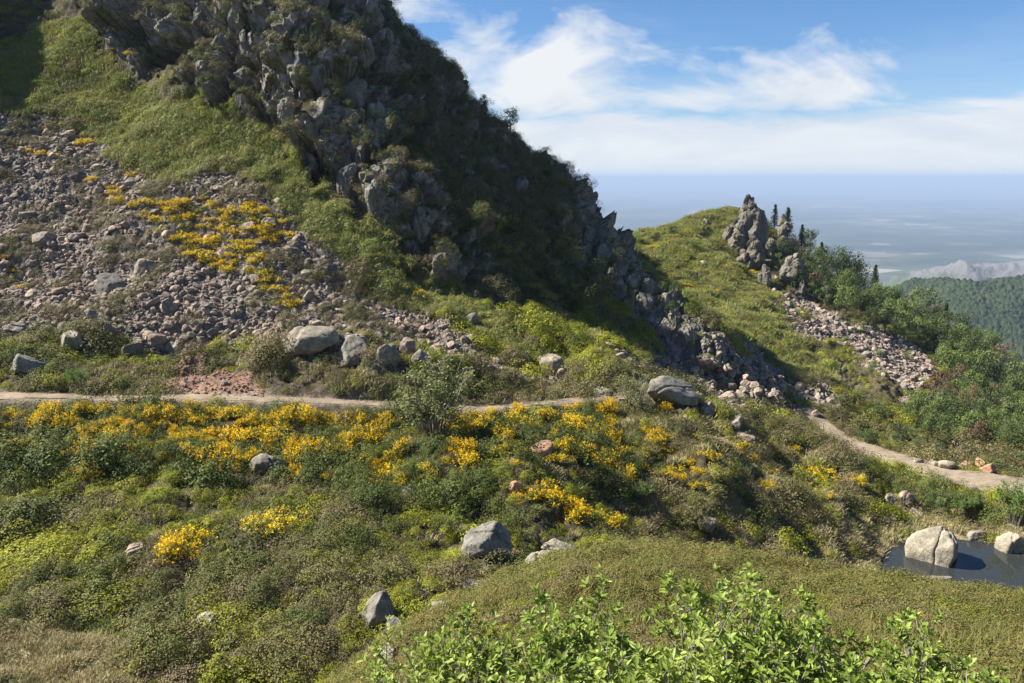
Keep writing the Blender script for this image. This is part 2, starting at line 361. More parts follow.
def m_leaf(name, stops, trans=0.25, rough=0.7, spec=0.2, sc=3.0):
    """stops: colours spread by a random number per plant and by clump noise"""
    m, nt, out = mat(name); v = coord(nt); r = rnd(nt)
    n = noise(nt, v, sc, 3, 0.6)
    f = mth(nt, 'ADD', mth(nt, 'MULTIPLY', r, 0.55), mth(nt, 'MULTIPLY', mth(nt, 'SUBTRACT', n, 0.28), 1.0))
    c = ramp(nt, f, stops)
    at_ = nt.nodes.new('ShaderNodeAttribute'); at_.attribute_name = 'tint'
    c = mixc(nt, c, ramp(nt, at_.outputs['Fac'], [(0, 0.62), (0.5, 1.0), (1.0, 1.45)]), 1.0, 'MULTIPLY')
    bsdf(nt, out, c, rough, spec, None, trans=trans)
    return m
def m_plain_col(name, c, rough=0.85, sc=4.0):
    m, nt, out = mat(name); v = coord(nt); n = noise(nt, v, sc, 4, 0.6)
    bsdf(nt, out, ramp(nt, n, [(0.3, tuple(x*0.6 for x in c)), (0.7, tuple(x*1.3 for x in c))]), rough, 0.2, n, 0.5, 0.05)
    return m
# ------------------------------------------------------------------ mesh helpers
def mesh_np(name, v, f, m=None, smooth=False, tint=None):
    """v (n,3) floats; f (k,3|4) ints"""
    me = bpy.data.meshes.new(name); v = np.asarray(v, np.float32); f = np.asarray(f, np.int32); k = f.shape[1]
    me.vertices.add(len(v)); me.vertices.foreach_set('co', v.ravel())
    me.loops.add(f.size); me.loops.foreach_set('vertex_index', f.ravel())
    me.polygons.add(len(f)); me.polygons.foreach_set('loop_start', np.arange(0, f.size, k, dtype=np.int32))
    me.polygons.foreach_set('loop_total', np.full(len(f), k, np.int32)) if False else None
    me.update(calc_edges=True)
    me.polygons.foreach_set('use_smooth', np.full(len(f), smooth))
    if tint is not None:
        a = me.attributes.new('tint', 'FLOAT', 'POINT'); a.data.foreach_set('value', np.asarray(tint, np.float32))
    if m is not None: me.materials.append(m)
    me.update()
    return me
def put(name, me, loc=(0, 0, 0), parent=None):
    o = bpy.data.objects.new(name, me); COL.objects.link(o); o.location = loc
    if parent is not None: o.parent = parent
    return o
def tag(o, label=None, cat=None, group=None, kind=None):
    for k, v in (('label', label), ('category', cat), ('group', group), ('kind', kind)):
        if v: o[k] = v
    return o
# ------------------------------------------------------------------ terrain mesh
def hexmix(c, d, t): return c*(1-t[..., None])+np.array(d)*t[..., None]
hz = fbm(X*0.09, Y*0.09, o=4, s=120)
soil = np.zeros(X.shape+(3,))+np.array((0.060, 0.052, 0.028))
soil = hexmix(soil, (0.095, 0.078, 0.042), sstep(-.3, .6, hz))
soil = hexmix(soil, (0.135, 0.165, 0.06), Zgreen)
soil = hexmix(soil, (0.11, 0.105, 0.038), Zknoll)
soil = hexmix(soil, (0.14, 0.105, 0.055), Zknoll*sstep(.05, .5, fbm(X*.35, Y*.35, o=4, s=170)))
soil = hexmix(soil, (0.15, 0.15, 0.045), Zmead*sstep(-.5, .5, hz+.2))
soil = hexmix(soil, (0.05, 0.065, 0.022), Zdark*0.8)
soil = hexmix(soil, (0.06, 0.07, 0.025), Zwood*0.8)
soil = hexmix(soil, (0.17, 0.145, 0.115), np.maximum(Zscree, Zscree2))
soil = hexmix(soil, (0.25, 0.155, 0.11), Zred*0.9)
soil = hexmix(soil, (0.09, 0.07, 0.045), Zbank)
soil = hexmix(soil, (0.37, 0.30, 0.17), Zstraw)
rk = np.clip(rockiness*1.15, 0, 1)
soil = hexmix(soil, (0.195, 0.175, 0.145), rk)
veg = rk*sstep(0.55, 0.8, N[..., 2]+0.25*fbm(X*0.3, Y*0.3, Z*0.3, o=3, s=130))
soil = hexmix(soil, (0.085, 0.09, 0.03), veg)
soil = hexmix(soil, (0.25, 0.195, 0.13), (1-sstep(pw*1.0, pw*1.9, pd))*0.8)
soil = hexmix(soil, (0.25, 0.20, 0.12), (1-sstep(0.2, 1.6, pondd))*0.8)
nr, nc = X.shape
gi = np.arange(nr*nc).reshape(nr, nc)
gf = np.stack([gi[:-1, :-1], gi[:-1, 1:], gi[1:, 1:], gi[1:, :-1]], -1).reshape(-1, 4)
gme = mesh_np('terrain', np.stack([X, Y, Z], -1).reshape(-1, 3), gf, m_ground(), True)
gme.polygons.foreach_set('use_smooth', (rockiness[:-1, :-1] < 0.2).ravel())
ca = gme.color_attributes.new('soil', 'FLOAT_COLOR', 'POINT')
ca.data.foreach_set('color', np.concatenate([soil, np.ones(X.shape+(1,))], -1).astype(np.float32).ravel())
tag(put('terrain', gme), 'heathy mountain slopes falling into a hollow', 'terrain', kind='structure')
# gravel paths: thin strips laid on the trodden bench
def m_path():
    m, nt, out = mat('gravel_path'); v = coord(nt); n1 = noise(nt, v, 0.8, 5, .6); n2 = noise(nt, v, 9, 3, .7)
    c = ramp(nt, n1, [(0.3, (0.19, 0.145, 0.095)), (0.5, (0.27, 0.21, 0.145)), (0.7, (0.34, 0.27, 0.19))])
    c = mixc(nt, c, ramp(nt, n2, [(0.3, 0.65), (0.7, 1.3)]), 1.0, 'MULTIPLY'); bsdf(nt, out, c, 0.95, 0.1, n2, 0.8, 0.06); return m
MPATH = m_path()
for L, w in zip(PATHL, PATHW):
    n = len(L); t = np.gradient(L[:, :2], axis=0); t /= np.linalg.norm(t, axis=1, keepdims=True)
    v = []; K = 9
    for i in range(n):
        for k in range(K):
            q = (k/(K-1)-.5)*2
            ww = w*(0.8+(0.9*sstep(3.0, 9.0, L[i, 0]) if w < 1.5 else 0.0)+0.3*vnoise(np.array([i*0.35]), np.array([q*2.0]), s=140+(k > 4))[0])
            v.append((L[i, 0]-t[i, 1]*q*ww, L[i, 1]+t[i, 0]*q*ww, L[i, 2]+0.25+0.035*(1-q*q)+0.02*vnoise(np.array([i*.5]), np.array([k*.7]), s=9)[0]-0.03*abs(q)**4))
    ii = np.arange(n*K).reshape(n, K); f = np.stack([ii[:-1, :-1], ii[:-1, 1:], ii[1:, 1:], ii[1:, :-1]], -1).reshape(-1, 4)
    tag(put('path', mesh_np('path', v, f, MPATH, True)), 'trodden gravel path along the hillside', 'path', kind='structure')
# pond
def m_water():
    m, nt, out = mat('pond_water'); b = nt.nodes.new('ShaderNodeBsdfPrincipled')
    b.inputs['Base Color'].default_value = (0.030, 0.032, 0.030, 1); b.inputs['Roughness'].default_value = 0.03; b.inputs['IOR'].default_value = 1.33
    n = noise(nt, coord(nt), 3.0, 2, .5); bn = nt.nodes.new('ShaderNodeBump'); bn.inputs['Strength'].default_value = 0.06; bn.inputs['Distance'].default_value = 0.02
    nt.links.new(n, bn.inputs['Height']); nt.links.new(bn.outputs[0], b.inputs['Normal'])
    nt.links.new(b.outputs[0], out.inputs['Surface']); return m
pc = POND.mean(0); ring = []
for s_ in (0.0, 0.5, 1.0, 1.25):
    for i in range(48):
        u = i/48*len(POND); a, b = POND[int(u) % len(POND)], POND[(int(u)+1) % len(POND)]; q = a+(b-a)*(u-int(u))
        q = pc+(q-pc)*s_; ring.append((q[0], q[1], WATER_Z))
pf = [(s_*48+i, s_*48+(i+1) % 48, (s_+1)*48+(i+1) % 48, (s_+1)*48+i) for s_ in range(3) for i in range(48)]
tag(put('pond_water', mesh_np('pond_water', ring, pf, m_water(), True)), 'dark still water of the small pond', 'water', kind='structure')
# ------------------------------------------------------------------ far country
PLAIN_Z = -700.0
def far_h(x, y):
    r = np.hypot(x, y)
    h = -150-520*sstep(350, 2600, r)+60*fbm(x/500, y/500, o=4, s=301)*sstep(300, 900, r)
    ridge = lambda x0, y0, x1, y1, z0, z1, wdt: None
    # the wooded hill: a rounded ridge running right across the view
    def rid(pts, wid):
        best = np.full(x.shape, -1e9)
        for (ax, ay, az), (bx, by, bz) in zip(pts[:-1], pts[1:]):
            ll = (bx-ax)**2+(by-ay)**2; t = np.clip(((x-ax)*(bx-ax)+(y-ay)*(by-ay))/ll, 0, 1)
            d = np.hypot(x-ax-t*(bx-ax), y-ay-t*(by-ay)); z = az+t*(bz-az)
            best = np.maximum(best, z-380*(1-np.exp(-(d/wid)**2))-0.12*d)
        return best
    a = rid([P(842,296,1750), P(885,284,1650), P(930,277,1580), P(968,274,1500), P(1005,280,1500), P(1060,276,1500), P(1200,290,1400), P(1500,320,1300)], 420)
    h = np.maximum(h, a-6+14*fbm(x/120, y/120, o=3, s=311))
    return np.maximum(h, PLAIN_Z-5)
AZ2 = np.radians(np.concatenate([np.linspace(-70, 14, 60, endpoint=False), np.linspace(14, 36, 620), np.linspace(36.5, 70, 40)]))
RD2 = np.concatenate([np.linspace(400, 1000, 60, endpoint=False), np.linspace(1000, 1800, 330, endpoint=False), np.geomspace(1800, 3600, 60)])
A2, R2 = np.meshgrid(AZ2, RD2); X2, Y2 = R2*np.sin(A2), R2*np.cos(A2); Z2 = far_h(X2, Y2)
crn, cre = worley(X2/9.0, Y2/9.0, np.zeros_like(X2)+.5, 321)
hill = (Z2 > PLAIN_Z)*sstep(600, 1000, R2)
Z2 = Z2+hill*(5.5*np.clip(cre, 0, .8)/.8+2.5*crn)
def m_woods():
    m, nt, out = mat('wooded_hill'); v = coord(nt); n1 = noise(nt, v, 0.006, 4, .6); n2 = noise(nt, v, 0.11, 4, .7)
    c = ramp(nt, n1, [(0.35, (0.026, 0.038, 0.016)), (0.55, (0.038, 0.053, 0.020)), (0.7, (0.056, 0.07, 0.027))])
    c = mixc(nt, c, ramp(nt, n2, [(0.3, 0.45), (0.7, 1.5)]), 1.0, 'MULTIPLY'); bsdf(nt, out, c, 0.95, 0.1, n2, 1.0, 6.0); return m
n2r, n2c = X2.shape; g2 = np.arange(n2r*n2c).reshape(n2r, n2c)
f2 = np.stack([g2[:-1, :-1], g2[:-1, 1:], g2[1:, 1:], g2[1:, :-1]], -1).reshape(-1, 4)
tag(put('wooded_hill', mesh_np('wooded_hill', np.stack([X2, Y2, Z2], -1).reshape(-1, 3), f2, m_woods(), True)), 'hazy wooded hill beyond the ridge', 'hill', kind='structure')
# limestone crags
A3, R3 = np.meshgrid(np.radians(np.linspace(20, 40, 420)), np.geomspace(3700, 5600, 140)); X3, Y3 = R3*np.sin(A3), R3*np.cos(A3)
def crag(x, y):
    pts = [P(880,280,4700), P(905,274,4600), P(932,264,4500), P(945,263,4450), P(970,260,4400), P(1000,258,4400), P(1030,257,4350), P(1100,260,4300), P(1250,275,4200)]
    best = np.full(x.shape, -1e9)
    for (ax, ay, az), (bx, by, bz) in zip(pts[:-1], pts[1:]):
        ll = (bx-ax)**2+(by-ay)**2; t = np.clip(((x-ax)*(bx-ax)+(y-ay)*(by-ay))/ll, 0, 1)
        d = np.hypot(x-ax-t*(bx-ax), y-ay-t*(by-ay)); best = np.maximum(best, az-34+t*(bz-az)-0.9*np.maximum(d-60, 0))
    return best+24*ridged(x/260, y/260, np.zeros_like(x), o=5, s=401)*sstep(-650, -520, best)
Z3 = np.maximum(crag(X3, Y3), PLAIN_Z-10)
def m_crag():
    m, nt, out = mat('limestone_crag'); v = coord(nt); n1 = noise(nt, v, 0.010, 6, .65)
    geo = nt.nodes.new('ShaderNodeNewGeometry'); sx = nt.nodes.new('ShaderNodeSeparateXYZ'); nt.links.new(geo.outputs['Position'], sx.inputs[0])
    hgt = mth(nt, 'MULTIPLY_ADD', sx.outputs[2], 1/170.0, 590/170.0)
    c = mixc(nt, (0.07, 0.09, 0.035), (0.15, 0.135, 0.12), ramp(nt, mth(nt, 'ADD', mth(nt, 'MULTIPLY', hgt, 0.5), mth(nt, 'MULTIPLY', n1, 0.9)), [(0.5, 0.0), (0.68, 1.0)]))
    bsdf(nt, out, c, 0.95, 0.1, n1, 1.0, 30.0); return m
n3r, n3c = X3.shape; g3 = np.arange(n3r*n3c).reshape(n3r, n3c); f3 = np.stack([g3[:-1, :-1], g3[:-1, 1:], g3[1:, 1:], g3[1:, :-1]], -1).reshape(-1, 4)
tag(put('limestone_hill', mesh_np('limestone_hill', np.stack([X3, Y3, Z3], -1).reshape(-1, 3), f3, m_crag(), True)), 'pale limestone crags far off in the haze', 'hill', kind='structure')
# the plain
def m_plain():
    m, nt, out = mat('plain'); v = coord(nt)
    mp = nt.nodes.new('ShaderNodeMapping'); mp.inputs['Scale'].default_value = (0.001, 0.001, 0.001); nt.links.new(v, mp.inputs[0]); k = mp.outputs[0]
    big = noise(nt, k, 0.16, 5, .6); mid = noise(nt, k, 0.7, 5, .65)
    vo = nt.nodes.new('ShaderNodeTexVoronoi'); vo.inputs['Scale'].default_value = 3.2; nt.links.new(k, vo.inputs['Vector'])
    sp = nt.nodes.new('ShaderNodeSeparateColor'); nt.links.new(vo.outputs['Color'], sp.inputs[0])
    fld = ramp(nt, sp.outputs[0], [(0.0, (0.05, 0.08, 0.03)), (0.35, (0.10, 0.12, 0.04)), (0.6, (0.10, 0.09, 0.05)), (0.85, (0.23, 0.205, 0.14)), (1.0, (0.40, 0.36, 0.29))])
    c = mixc(nt, (0.022, 0.036, 0.02), fld, ramp(nt, mid, [(0.44, 0.0), (0.56, 1.0)]))
    c = mixc(nt, c, (0.026, 0.04, 0.022), ramp(nt, big, [(0.45, 0.75), (0.6, 0.0)]))
    bsdf(nt, out, c, 0.95, 0.05); return m
pl = [(-60000, -6000, PLAIN_Z), (60000, -6000, PLAIN_Z), (60000, 62000, PLAIN_Z), (-60000, 62000, PLAIN_Z)]
tag(put('plain', mesh_np('plain', pl, [(0, 1, 2, 3)], m_plain())), 'wide lowland plain of fields and woods', 'plain', kind='structure')
# the air
hb = [(x, y, z) for z in (PLAIN_Z-1-10, 92.0) for (x, y) in ((-61000, -7000), (61000, -7000), (61000, 63000), (-61000, 63000))]
hm, hnt, hout = mat('haze'); hv = hnt.nodes.new('ShaderNodeVolumePrincipled')
hv.inputs['Color'].default_value = (0.47, 0.59, 0.775, 1); hv.inputs['Density'].default_value = 0.75e-4; hv.inputs['Anisotropy'].default_value = 0.0
hnt.links.new(hv.outputs[0], hout.inputs['Volume'])
hz_o = put('haze', mesh_np('haze', hb, [(0, 3, 2, 1), (4, 5, 6, 7), (0, 1, 5, 4), (1, 2, 6, 5), (2, 3, 7, 6), (3, 0, 4, 7)], hm)); tag(hz_o, 'blue summer haze over the lowland', 'haze', kind='stuff')
# ------------------------------------------------------------------ sky and sun
SUN_EL, SUN_AZ = math.radians(42), math.radians(-79)     # azimuth from the view axis, negative = left
SD = Vector((math.cos(SUN_EL)*math.sin(SUN_AZ), math.cos(SUN_EL)*math.cos(SUN_AZ), math.sin(SUN_EL)))
sl = bpy.data.lights.new('sun', 'SUN'); so = bpy.data.objects.new('sun', sl); COL.objects.link(so)
sl.energy = 5.0; sl.angle = math.radians(0.5); sl.color = (1.0, 0.965, 0.90)
so.rotation_euler = SD.to_track_quat('Z', 'Y').to_euler(); so.location = (-80, -20, 90)
w = bpy.data.worlds.new('World'); sc.world = w; w.use_nodes = True; nt = w.node_tree
for n in list(nt.nodes): nt.nodes.remove(n)
wo = nt.nodes.new('ShaderNodeOutputWorld')
sky = nt.nodes.new('ShaderNodeTexSky'); sky.sky_type = 'NISHITA'; sky.sun_disc = False; sky.sun_elevation = SUN_EL; sky.sun_rotation = SUN_AZ
sky.altitude = 1200; sky.air_density = 1.0; sky.dust_density = 0.3; sky.ozone_density = 1.5
gen = nt.nodes.new('ShaderNodeTexCoord').outputs['Generated']
sep = nt.nodes.new('ShaderNodeSeparateXYZ'); nt.links.new(gen, sep.inputs[0]); dx, dy, dzz = sep.outputs
azn = mth(nt, 'ARCTAN2', dx, dy); eln = mth(nt, 'ARCSINE', dzz)
def cloudvec(sx, sy, ox=0.0):
    cb = nt.nodes.new('ShaderNodeCombineXYZ'); nt.links.new(mth(nt, 'MULTIPLY_ADD', azn, sx, ox), cb.inputs[0]); nt.links.new(mth(nt, 'MULTIPLY', eln, sy), cb.inputs[1]); return cb.outputs[0]
def gauss(a0, e0, sa, se):
    u = mth(nt, 'POWER', mth(nt, 'ABSOLUTE', mth(nt, 'DIVIDE', mth(nt, 'SUBTRACT', azn, a0), sa)), 2.0)
    v = mth(nt, 'POWER', mth(nt, 'ABSOLUTE', mth(nt, 'DIVIDE', mth(nt, 'SUBTRACT', eln, e0), se)), 2.0)
    return mth(nt, 'EXPONENT', mth(nt, 'MULTIPLY', mth(nt, 'ADD', u, v), -1.0))
def warped(sx, sy, scale, det, ro, ox, dist):
    n = nt.nodes.new('ShaderNodeTexNoise'); n.inputs['Scale'].default_value = scale; n.inputs['Detail'].default_value = det; n.inputs['Roughness'].default_value = ro; n.inputs['Distortion'].default_value = dist
    nt.links.new(cloudvec(sx, sy, ox), n.inputs['Vector']); return n.outputs['Fac']
nA = warped(1.0, 2.6, 4.0, 9, .58, 3.1, 0.9); nB = warped(1.0, 5.0, 3.0, 6, .6, 7.7, 0.4); nC = warped(1.0, 2.2, 11.0, 6, .6, 1.7, 0.6)
g = mth(nt, 'ADD', gauss(0.03, 0.12, 0.13, 0.055), gauss(0.35, 0.105, 0.12, 0.048))
g = mth(nt, 'ADD', g, mth(nt, 'MULTIPLY', gauss(0.17, 0.085, 0.25, 0.02), 0.55))
g = mth(nt, 'ADD', g, mth(nt, 'MULTIPLY', gauss(-0.16, 0.20, 0.10, 0.035), 0.75))
g = mth(nt, 'ADD', g, mth(nt, 'MULTIPLY', gauss(0.60, 0.125, 0.10, 0.018), 0.5))
dens = mth(nt, 'ADD', mth(nt, 'MULTIPLY', g, 0.78), mth(nt, 'MULTIPLY_ADD', nA, 1.7, -1.16))
dens = mth(nt, 'ADD', dens, mth(nt, 'MULTIPLY_ADD', nC, 0.85, -0.45))
cum = ramp(nt, dens, [(0.05, 0.0), (0.30, 0.55), (0.55, 0.93)])
band = mth(nt, 'MULTIPLY', ramp(nt, mth(nt, 'ADD', mth(nt, 'MULTIPLY', eln, -9.0), mth(nt, 'MULTIPLY_ADD', nB, 1.1, 0.62)), [(0.45, 0.0), (0.62, 0.92)]), 0.97)
veil = ramp(nt, mth(nt, 'ADD', mth(nt, 'MULTIPLY', eln, -2.2), mth(nt, 'MULTIPLY_ADD', nB, 0.9, 0.08)), [(0.15, 0.0), (0.7, 0.35)])
cl = mth(nt, 'MAXIMUM', mth(nt, 'MAXIMUM', cum, band), veil)
up = nt.nodes.new('ShaderNodeMath'); up.operation = 'GREATER_THAN'; nt.links.new(dzz, up.inputs[0]); up.inputs[1].default_value = -0.02
cl = mth(nt, 'MULTIPLY', cl, up.outputs[0])
SKYS = 0.05
bg1 = nt.nodes.new('ShaderNodeBackground'); bg1.inputs['Strength'].default_value = SKYS
skc = mixc(nt, sky.outputs[0], (0.62, 0.86, 1.12), 1.0, 'MULTIPLY'); nt.links.new(skc, bg1.inputs['Color'])
bg2 = nt.nodes.new('ShaderNodeBackground')
nt.links.new(ramp(nt, nA, [(0.3, (0.74, 0.80, 0.90)), (0.6, (0.98, 0.99, 1.0))]), bg2.inputs['Color']); bg2.inputs['Strength'].default_value = 0.385
ms = nt.nodes.new('ShaderNodeMixShader'); nt.links.new(cl, ms.inputs[0]); nt.links.new(bg1.outputs[0], ms.inputs[1]); nt.links.new(bg2.outputs[0], ms.inputs[2]); nt.links.new(ms.outputs[0], wo.inputs['Surface'])
sc.view_settings.view_transform = 'Standard'; sc.view_settings.look = 'None'; sc.view_settings.exposure = 1.3; sc.view_settings.gamma = 1.0
sc.cycles.use_denoising = True; sc.cycles.denoiser = 'OPENIMAGEDENOISE'; sc.cycles.denoising_input_passes = 'RGB_ALBEDO_NORMAL'; sc.cycles.denoising_prefilter = 'ACCURATE'; sc.cycles.max_bounces = 6; sc.cycles.diffuse_bounces = 3; sc.cycles.transparent_max_bounces = 8
sc.cycles.sample_clamp_indirect = 4.0
# ------------------------------------------------------------------ prototypes
def unit(v): return v/np.maximum(np.linalg.norm(v, axis=-1, keepdims=True), 1e-9)
def rdirs(n): return unit(rng.normal(size=(n, 3)))
def leafquads(c, nrm, size, asp=0.55, up=None):
    """diamond leaves at c facing nrm"""
    n = len(c); t = rdirs(n) if up is None else up; t = unit(t-nrm*(t*nrm).sum(1, keepdims=True)); b = np.cross(nrm, t)
    s = np.asarray(size).reshape(-1, 1) if np.ndim(size) else size
    v = np.stack([c-t*s*.5, c+b*s*asp*.5, c+t*s*.5, c-b*s*asp*.5], 1).reshape(-1, 3)
    return v, np.arange(4*n).reshape(n, 4)
class Acc:
    def __init__(s): s.v = []; s.f = []; s.t = []; s.n = 0
    def add(s, v, f, tint):
        v = np.asarray(v, float); s.v.append(v); s.f.append(np.asarray(f)+s.n); s.t.append(np.broadcast_to(np.asarray(tint, float), (len(v),))); s.n += len(v)
    def mesh(s, name, m, smooth=False): return mesh_np(name, np.concatenate(s.v), np.concatenate(s.f), m, smooth, np.concatenate(s.t))
def tube(acc, pts, r0, r1, k=6, tint=0.5):
    pts = np.asarray(pts, float); n = len(pts); d = unit(np.gradient(pts, axis=0)); a = np.array([0.31, 0.77, 0.2]); u = unit(np.cross(d, a)); w = np.cross(d, u)
    rr = np.linspace(r0, r1, n)[:, None, None]; th = np.linspace(0, 2*math.pi, k, endpoint=False)
    v = (pts[:, None]+rr*(u[:, None]*np.cos(th)[None, :, None]+w[:, None]*np.sin(th)[None, :, None])).reshape(-1, 3)
    ii = np.arange(n*k).reshape(n, k); f = np.stack([ii[:-1], np.roll(ii[:-1], -1, 1), np.roll(ii[1:], -1, 1), ii[1:]], -1).reshape(-1, 4); acc.add(v, f, tint)
def clump(name, m, nleaf, leaf, w=0.5, h=0.35, blobs=9, asp=0.6, spread=0.0, upright=0.0):
    """a low cushion: leaves over the surface of several overlapping domes"""
    acc = Acc(); k = blobs
    bc = np.stack([rng.normal(0, .42*w, k), rng.normal(0, .42*w, k), rng.uniform(-.05, .35, k)*h], 1); br = rng.uniform(.28, .55, k)*w; bh = rng.uniform(.5, 1.0, k)*h
    for i in range(k):
        n = int(nleaf/k); d = rdirs(n); d[:, 2] = np.abs(d[:, 2]); rad = rng.uniform(.88, 1.03, n)[:, None]
        c = bc[i]+d*rad*np.array([br[i], br[i], bh[i]]); nn = unit(d*1.0+rdirs(n)*0.42+np.array([0, 0, .3]))
        up = None if not upright else unit(rdirs(n)*.5+np.array([0, 0, upright]))
        v, f = leafquads(c, nn, rng.uniform(.6, 1.3, n)*leaf, asp, up)
        acc.add(v, f, np.repeat(np.clip(rng.normal(.5, .16)+rng.normal(0, .13, n), 0, 1), 4))
    return acc.mesh(name, m)
def tuft(name, m, nblade, h, w, spread):
    acc = Acc(); n = nblade; c = np.stack([rng.normal(0, spread, n), rng.normal(0, spread, n), np.zeros(n)], 1); a = rng.uniform(0, 6.28, n); ln = rng.uniform(.25, 1.0, n)
    d = np.stack([np.cos(a)*ln, np.sin(a)*ln, np.ones(n)*.9], 1); d = unit(d)*(rng.uniform(.5, 1, n)*h)[:, None]; s = np.stack([-np.sin(a), np.cos(a), np.zeros(n)], 1)*w*.5
    mid = c+d*.55+np.array([0, 0, .12*h]); tip = c+d
    v = np.stack([c-s, c+s, mid+s*.8, mid-s*.8, tip-s*.15, tip+s*.15], 1).reshape(-1, 3); b = np.arange(n)[:, None]*6
    f = np.concatenate([b+np.array([[0, 1, 2, 3]]), b+np.array([[3, 2, 5, 4]])]); acc.add(v, f, np.repeat(np.clip(rng.normal(.5, .25, n), 0, 1), 6)); return acc.mesh(name, m)
import bmesh
_ico = {}
def ico(sub):
    if sub not in _ico:
        bm = bmesh.new(); bmesh.ops.create_icosphere(bm, subdivisions=sub, radius=1.0)
        _ico[sub] = (np.array([v.co[:] for v in bm.verts]), np.array([[v.index for v in f.verts] for f in bm.faces])); bm.free()
    return _ico[sub]
def rock(name, m, seed, sub=4, dims=(1, 1, 1), planes=13, flat=False, rough=0.05, split=0):
    r_ = np.random.default_rng(seed); d, f = ico(sub); nn = unit(r_.normal(size=(planes, 3))); hh = r_.uniform(.50, .84, planes)
    dn = d @ nn.T; q = np.where(dn > .08, hh[None]/np.maximum(dn, .08), 9.0); kk = 55.0
    rad = -np.log(np.exp(-kk*q).sum(1)+math.exp(-kk*1.0))/kk
    v = d*rad[:, None]; o = seed*3.7 % 91
    v = v*(1+rough*fbm(v[:, 0]*2.6+o, v[:, 1]*2.6, v[:, 2]*2.6, o=5, s=seed % 50, g=.55)[:, None])
    wv, we = worley(v[:, 0]*1.5+o, v[:, 1]*1.5, v[:, 2]*1.2, seed % 90+1); v = v*(1+rough*0.45*wv-rough*.5*np.exp(-we/.03))[:, None]
    for _ in range(split):      # joints cut across the block
        n = unit(r_.normal(size=3)*np.array([1, 1, .4])); x0 = r_.uniform(-.35, .35); t = v @ n-x0+.05*fbm(v[:, 0]*3, v[:, 1]*3, v[:, 2]*3, o=2, s=5)
        v = v-d*(0.13*np.exp(-(t/.035)**2))[:, None]; v = v+np.where(t > 0, 1, 0)[:, None]*r_.normal(0, .035, 3)
    v = v/np.abs(v).max(0)*np.array(dims)*.5
    me = mesh_np(name, v, f, m, not flat); return me
# materials of plants and stones
M_HEATH = m_leaf('heather_leaf', [(0.1, (0.095, 0.089, 0.030)), (0.35, (0.140, 0.134, 0.038)), (0.6, (0.185, 0.149, 0.067)), (0.85, (0.207, 0.147, 0.085))], .15)
M_BILB = m_leaf('bilberry_leaf', [(0.1, (0.181, 0.210, 0.021)), (0.45, (0.272, 0.284, 0.025)), (0.8, (0.351, 0.340, 0.036))], .3)
M_DGREEN = m_leaf('scrub_leaf', [(0.1, (0.053, 0.073, 0.016)), (0.5, (0.089, 0.113, 0.022)), (0.9, (0.128, 0.139, 0.029))], .18)
M_GRASS = m_leaf('grass_blade', [(0.1, (0.170, 0.207, 0.054)), (0.45, (0.260, 0.276, 0.072)), (0.9, (0.380, 0.310, 0.112))], .25, sc=.6)
M_KNOLL = m_leaf('knoll_leaf', [(0.1, (0.119, 0.133, 0.031)), (0.45, (0.172, 0.166, 0.041)), (0.75, (0.226, 0.171, 0.056)), (0.95, (0.250, 0.154, 0.071))], .25, sc=.9)
M_STRAW = m_leaf('straw_blade', [(0.1, (0.300, 0.250, 0.120)), (0.5, (0.425, 0.350, 0.180)), (0.9, (0.250, 0.237, 0.096))], .2)
M_GORSE = m_leaf('gorse_needle', [(0.1, (0.078, 0.101, 0.020)), (0.5, (0.132, 0.156, 0.026)), (0.9, (0.183, 0.203, 0.034))], .15)
M_BLOOM = m_leaf('gorse_blossom', [(0.1, (0.72, 0.43, 0.008)), (0.5, (0.84, 0.56, 0.012)), (0.9, (0.80, 0.61, 0.03))], .25, .6)
M_FRESH = m_leaf('fresh_leaf', [(0.1, (0.173, 0.238, 0.036)), (0.5, (0.253, 0.324, 0.052)), (0.9, (0.346, 0.399, 0.091))], .38, .5, .35, sc=3.0)
M_STONE = m_rock('grey_stone', (0.115, 0.10, 0.08), (0.215, 0.19, 0.155), (0.32, 0.285, 0.235), (0.19, 0.185, 0.105), sc=1.2)
M_SCREE = m_rock('brownish_stone', (0.165, 0.125, 0.096), (0.285, 0.222, 0.175), (0.39, 0.315, 0.25), (0.20, 0.18, 0.115), sc=1.6)
M_PALE = m_rock('pale_stone', (0.165, 0.15, 0.115), (0.275, 0.25, 0.195), (0.37, 0.335, 0.265), (0.21, 0.205, 0.12), sc=1.1)
M_ORANGE = m_rock('orange_stone', (0.225, 0.120, 0.068), (0.345, 0.195, 0.120), (0.435, 0.300, 0.210), (0.262, 0.165, 0.105), sc=1.5)
M_CRAG = m_rock('crag_stone', (0.084, 0.077, 0.066), (0.184, 0.169, 0.139), (0.298, 0.277, 0.233), (0.148, 0.148, 0.074), sc=.7)
M_BARK = m_plain_col('bark', (0.13, 0.11, 0.085)); M_TWIG = m_plain_col('grey_twig', (0.24, 0.21, 0.17))
# ------------------------------------------------------------------ the countable things
THINGS = []; CLEAR = []          # (object, image column, image row, size word, look, noun, category, group)
R_ = random.Random(5)
def reg(o, px, py, label, cat, group=None):
    tag(o, label, cat, group); THINGS.append(o); return o
def ground(px, py):
    g = None
    for k in range(16):
        g = at(px, py+k)
        if g is not None: break
    return (None, None, None) if g is None else (g[0], g[1], float(CP*g[0][1]-SP*g[0][2]))
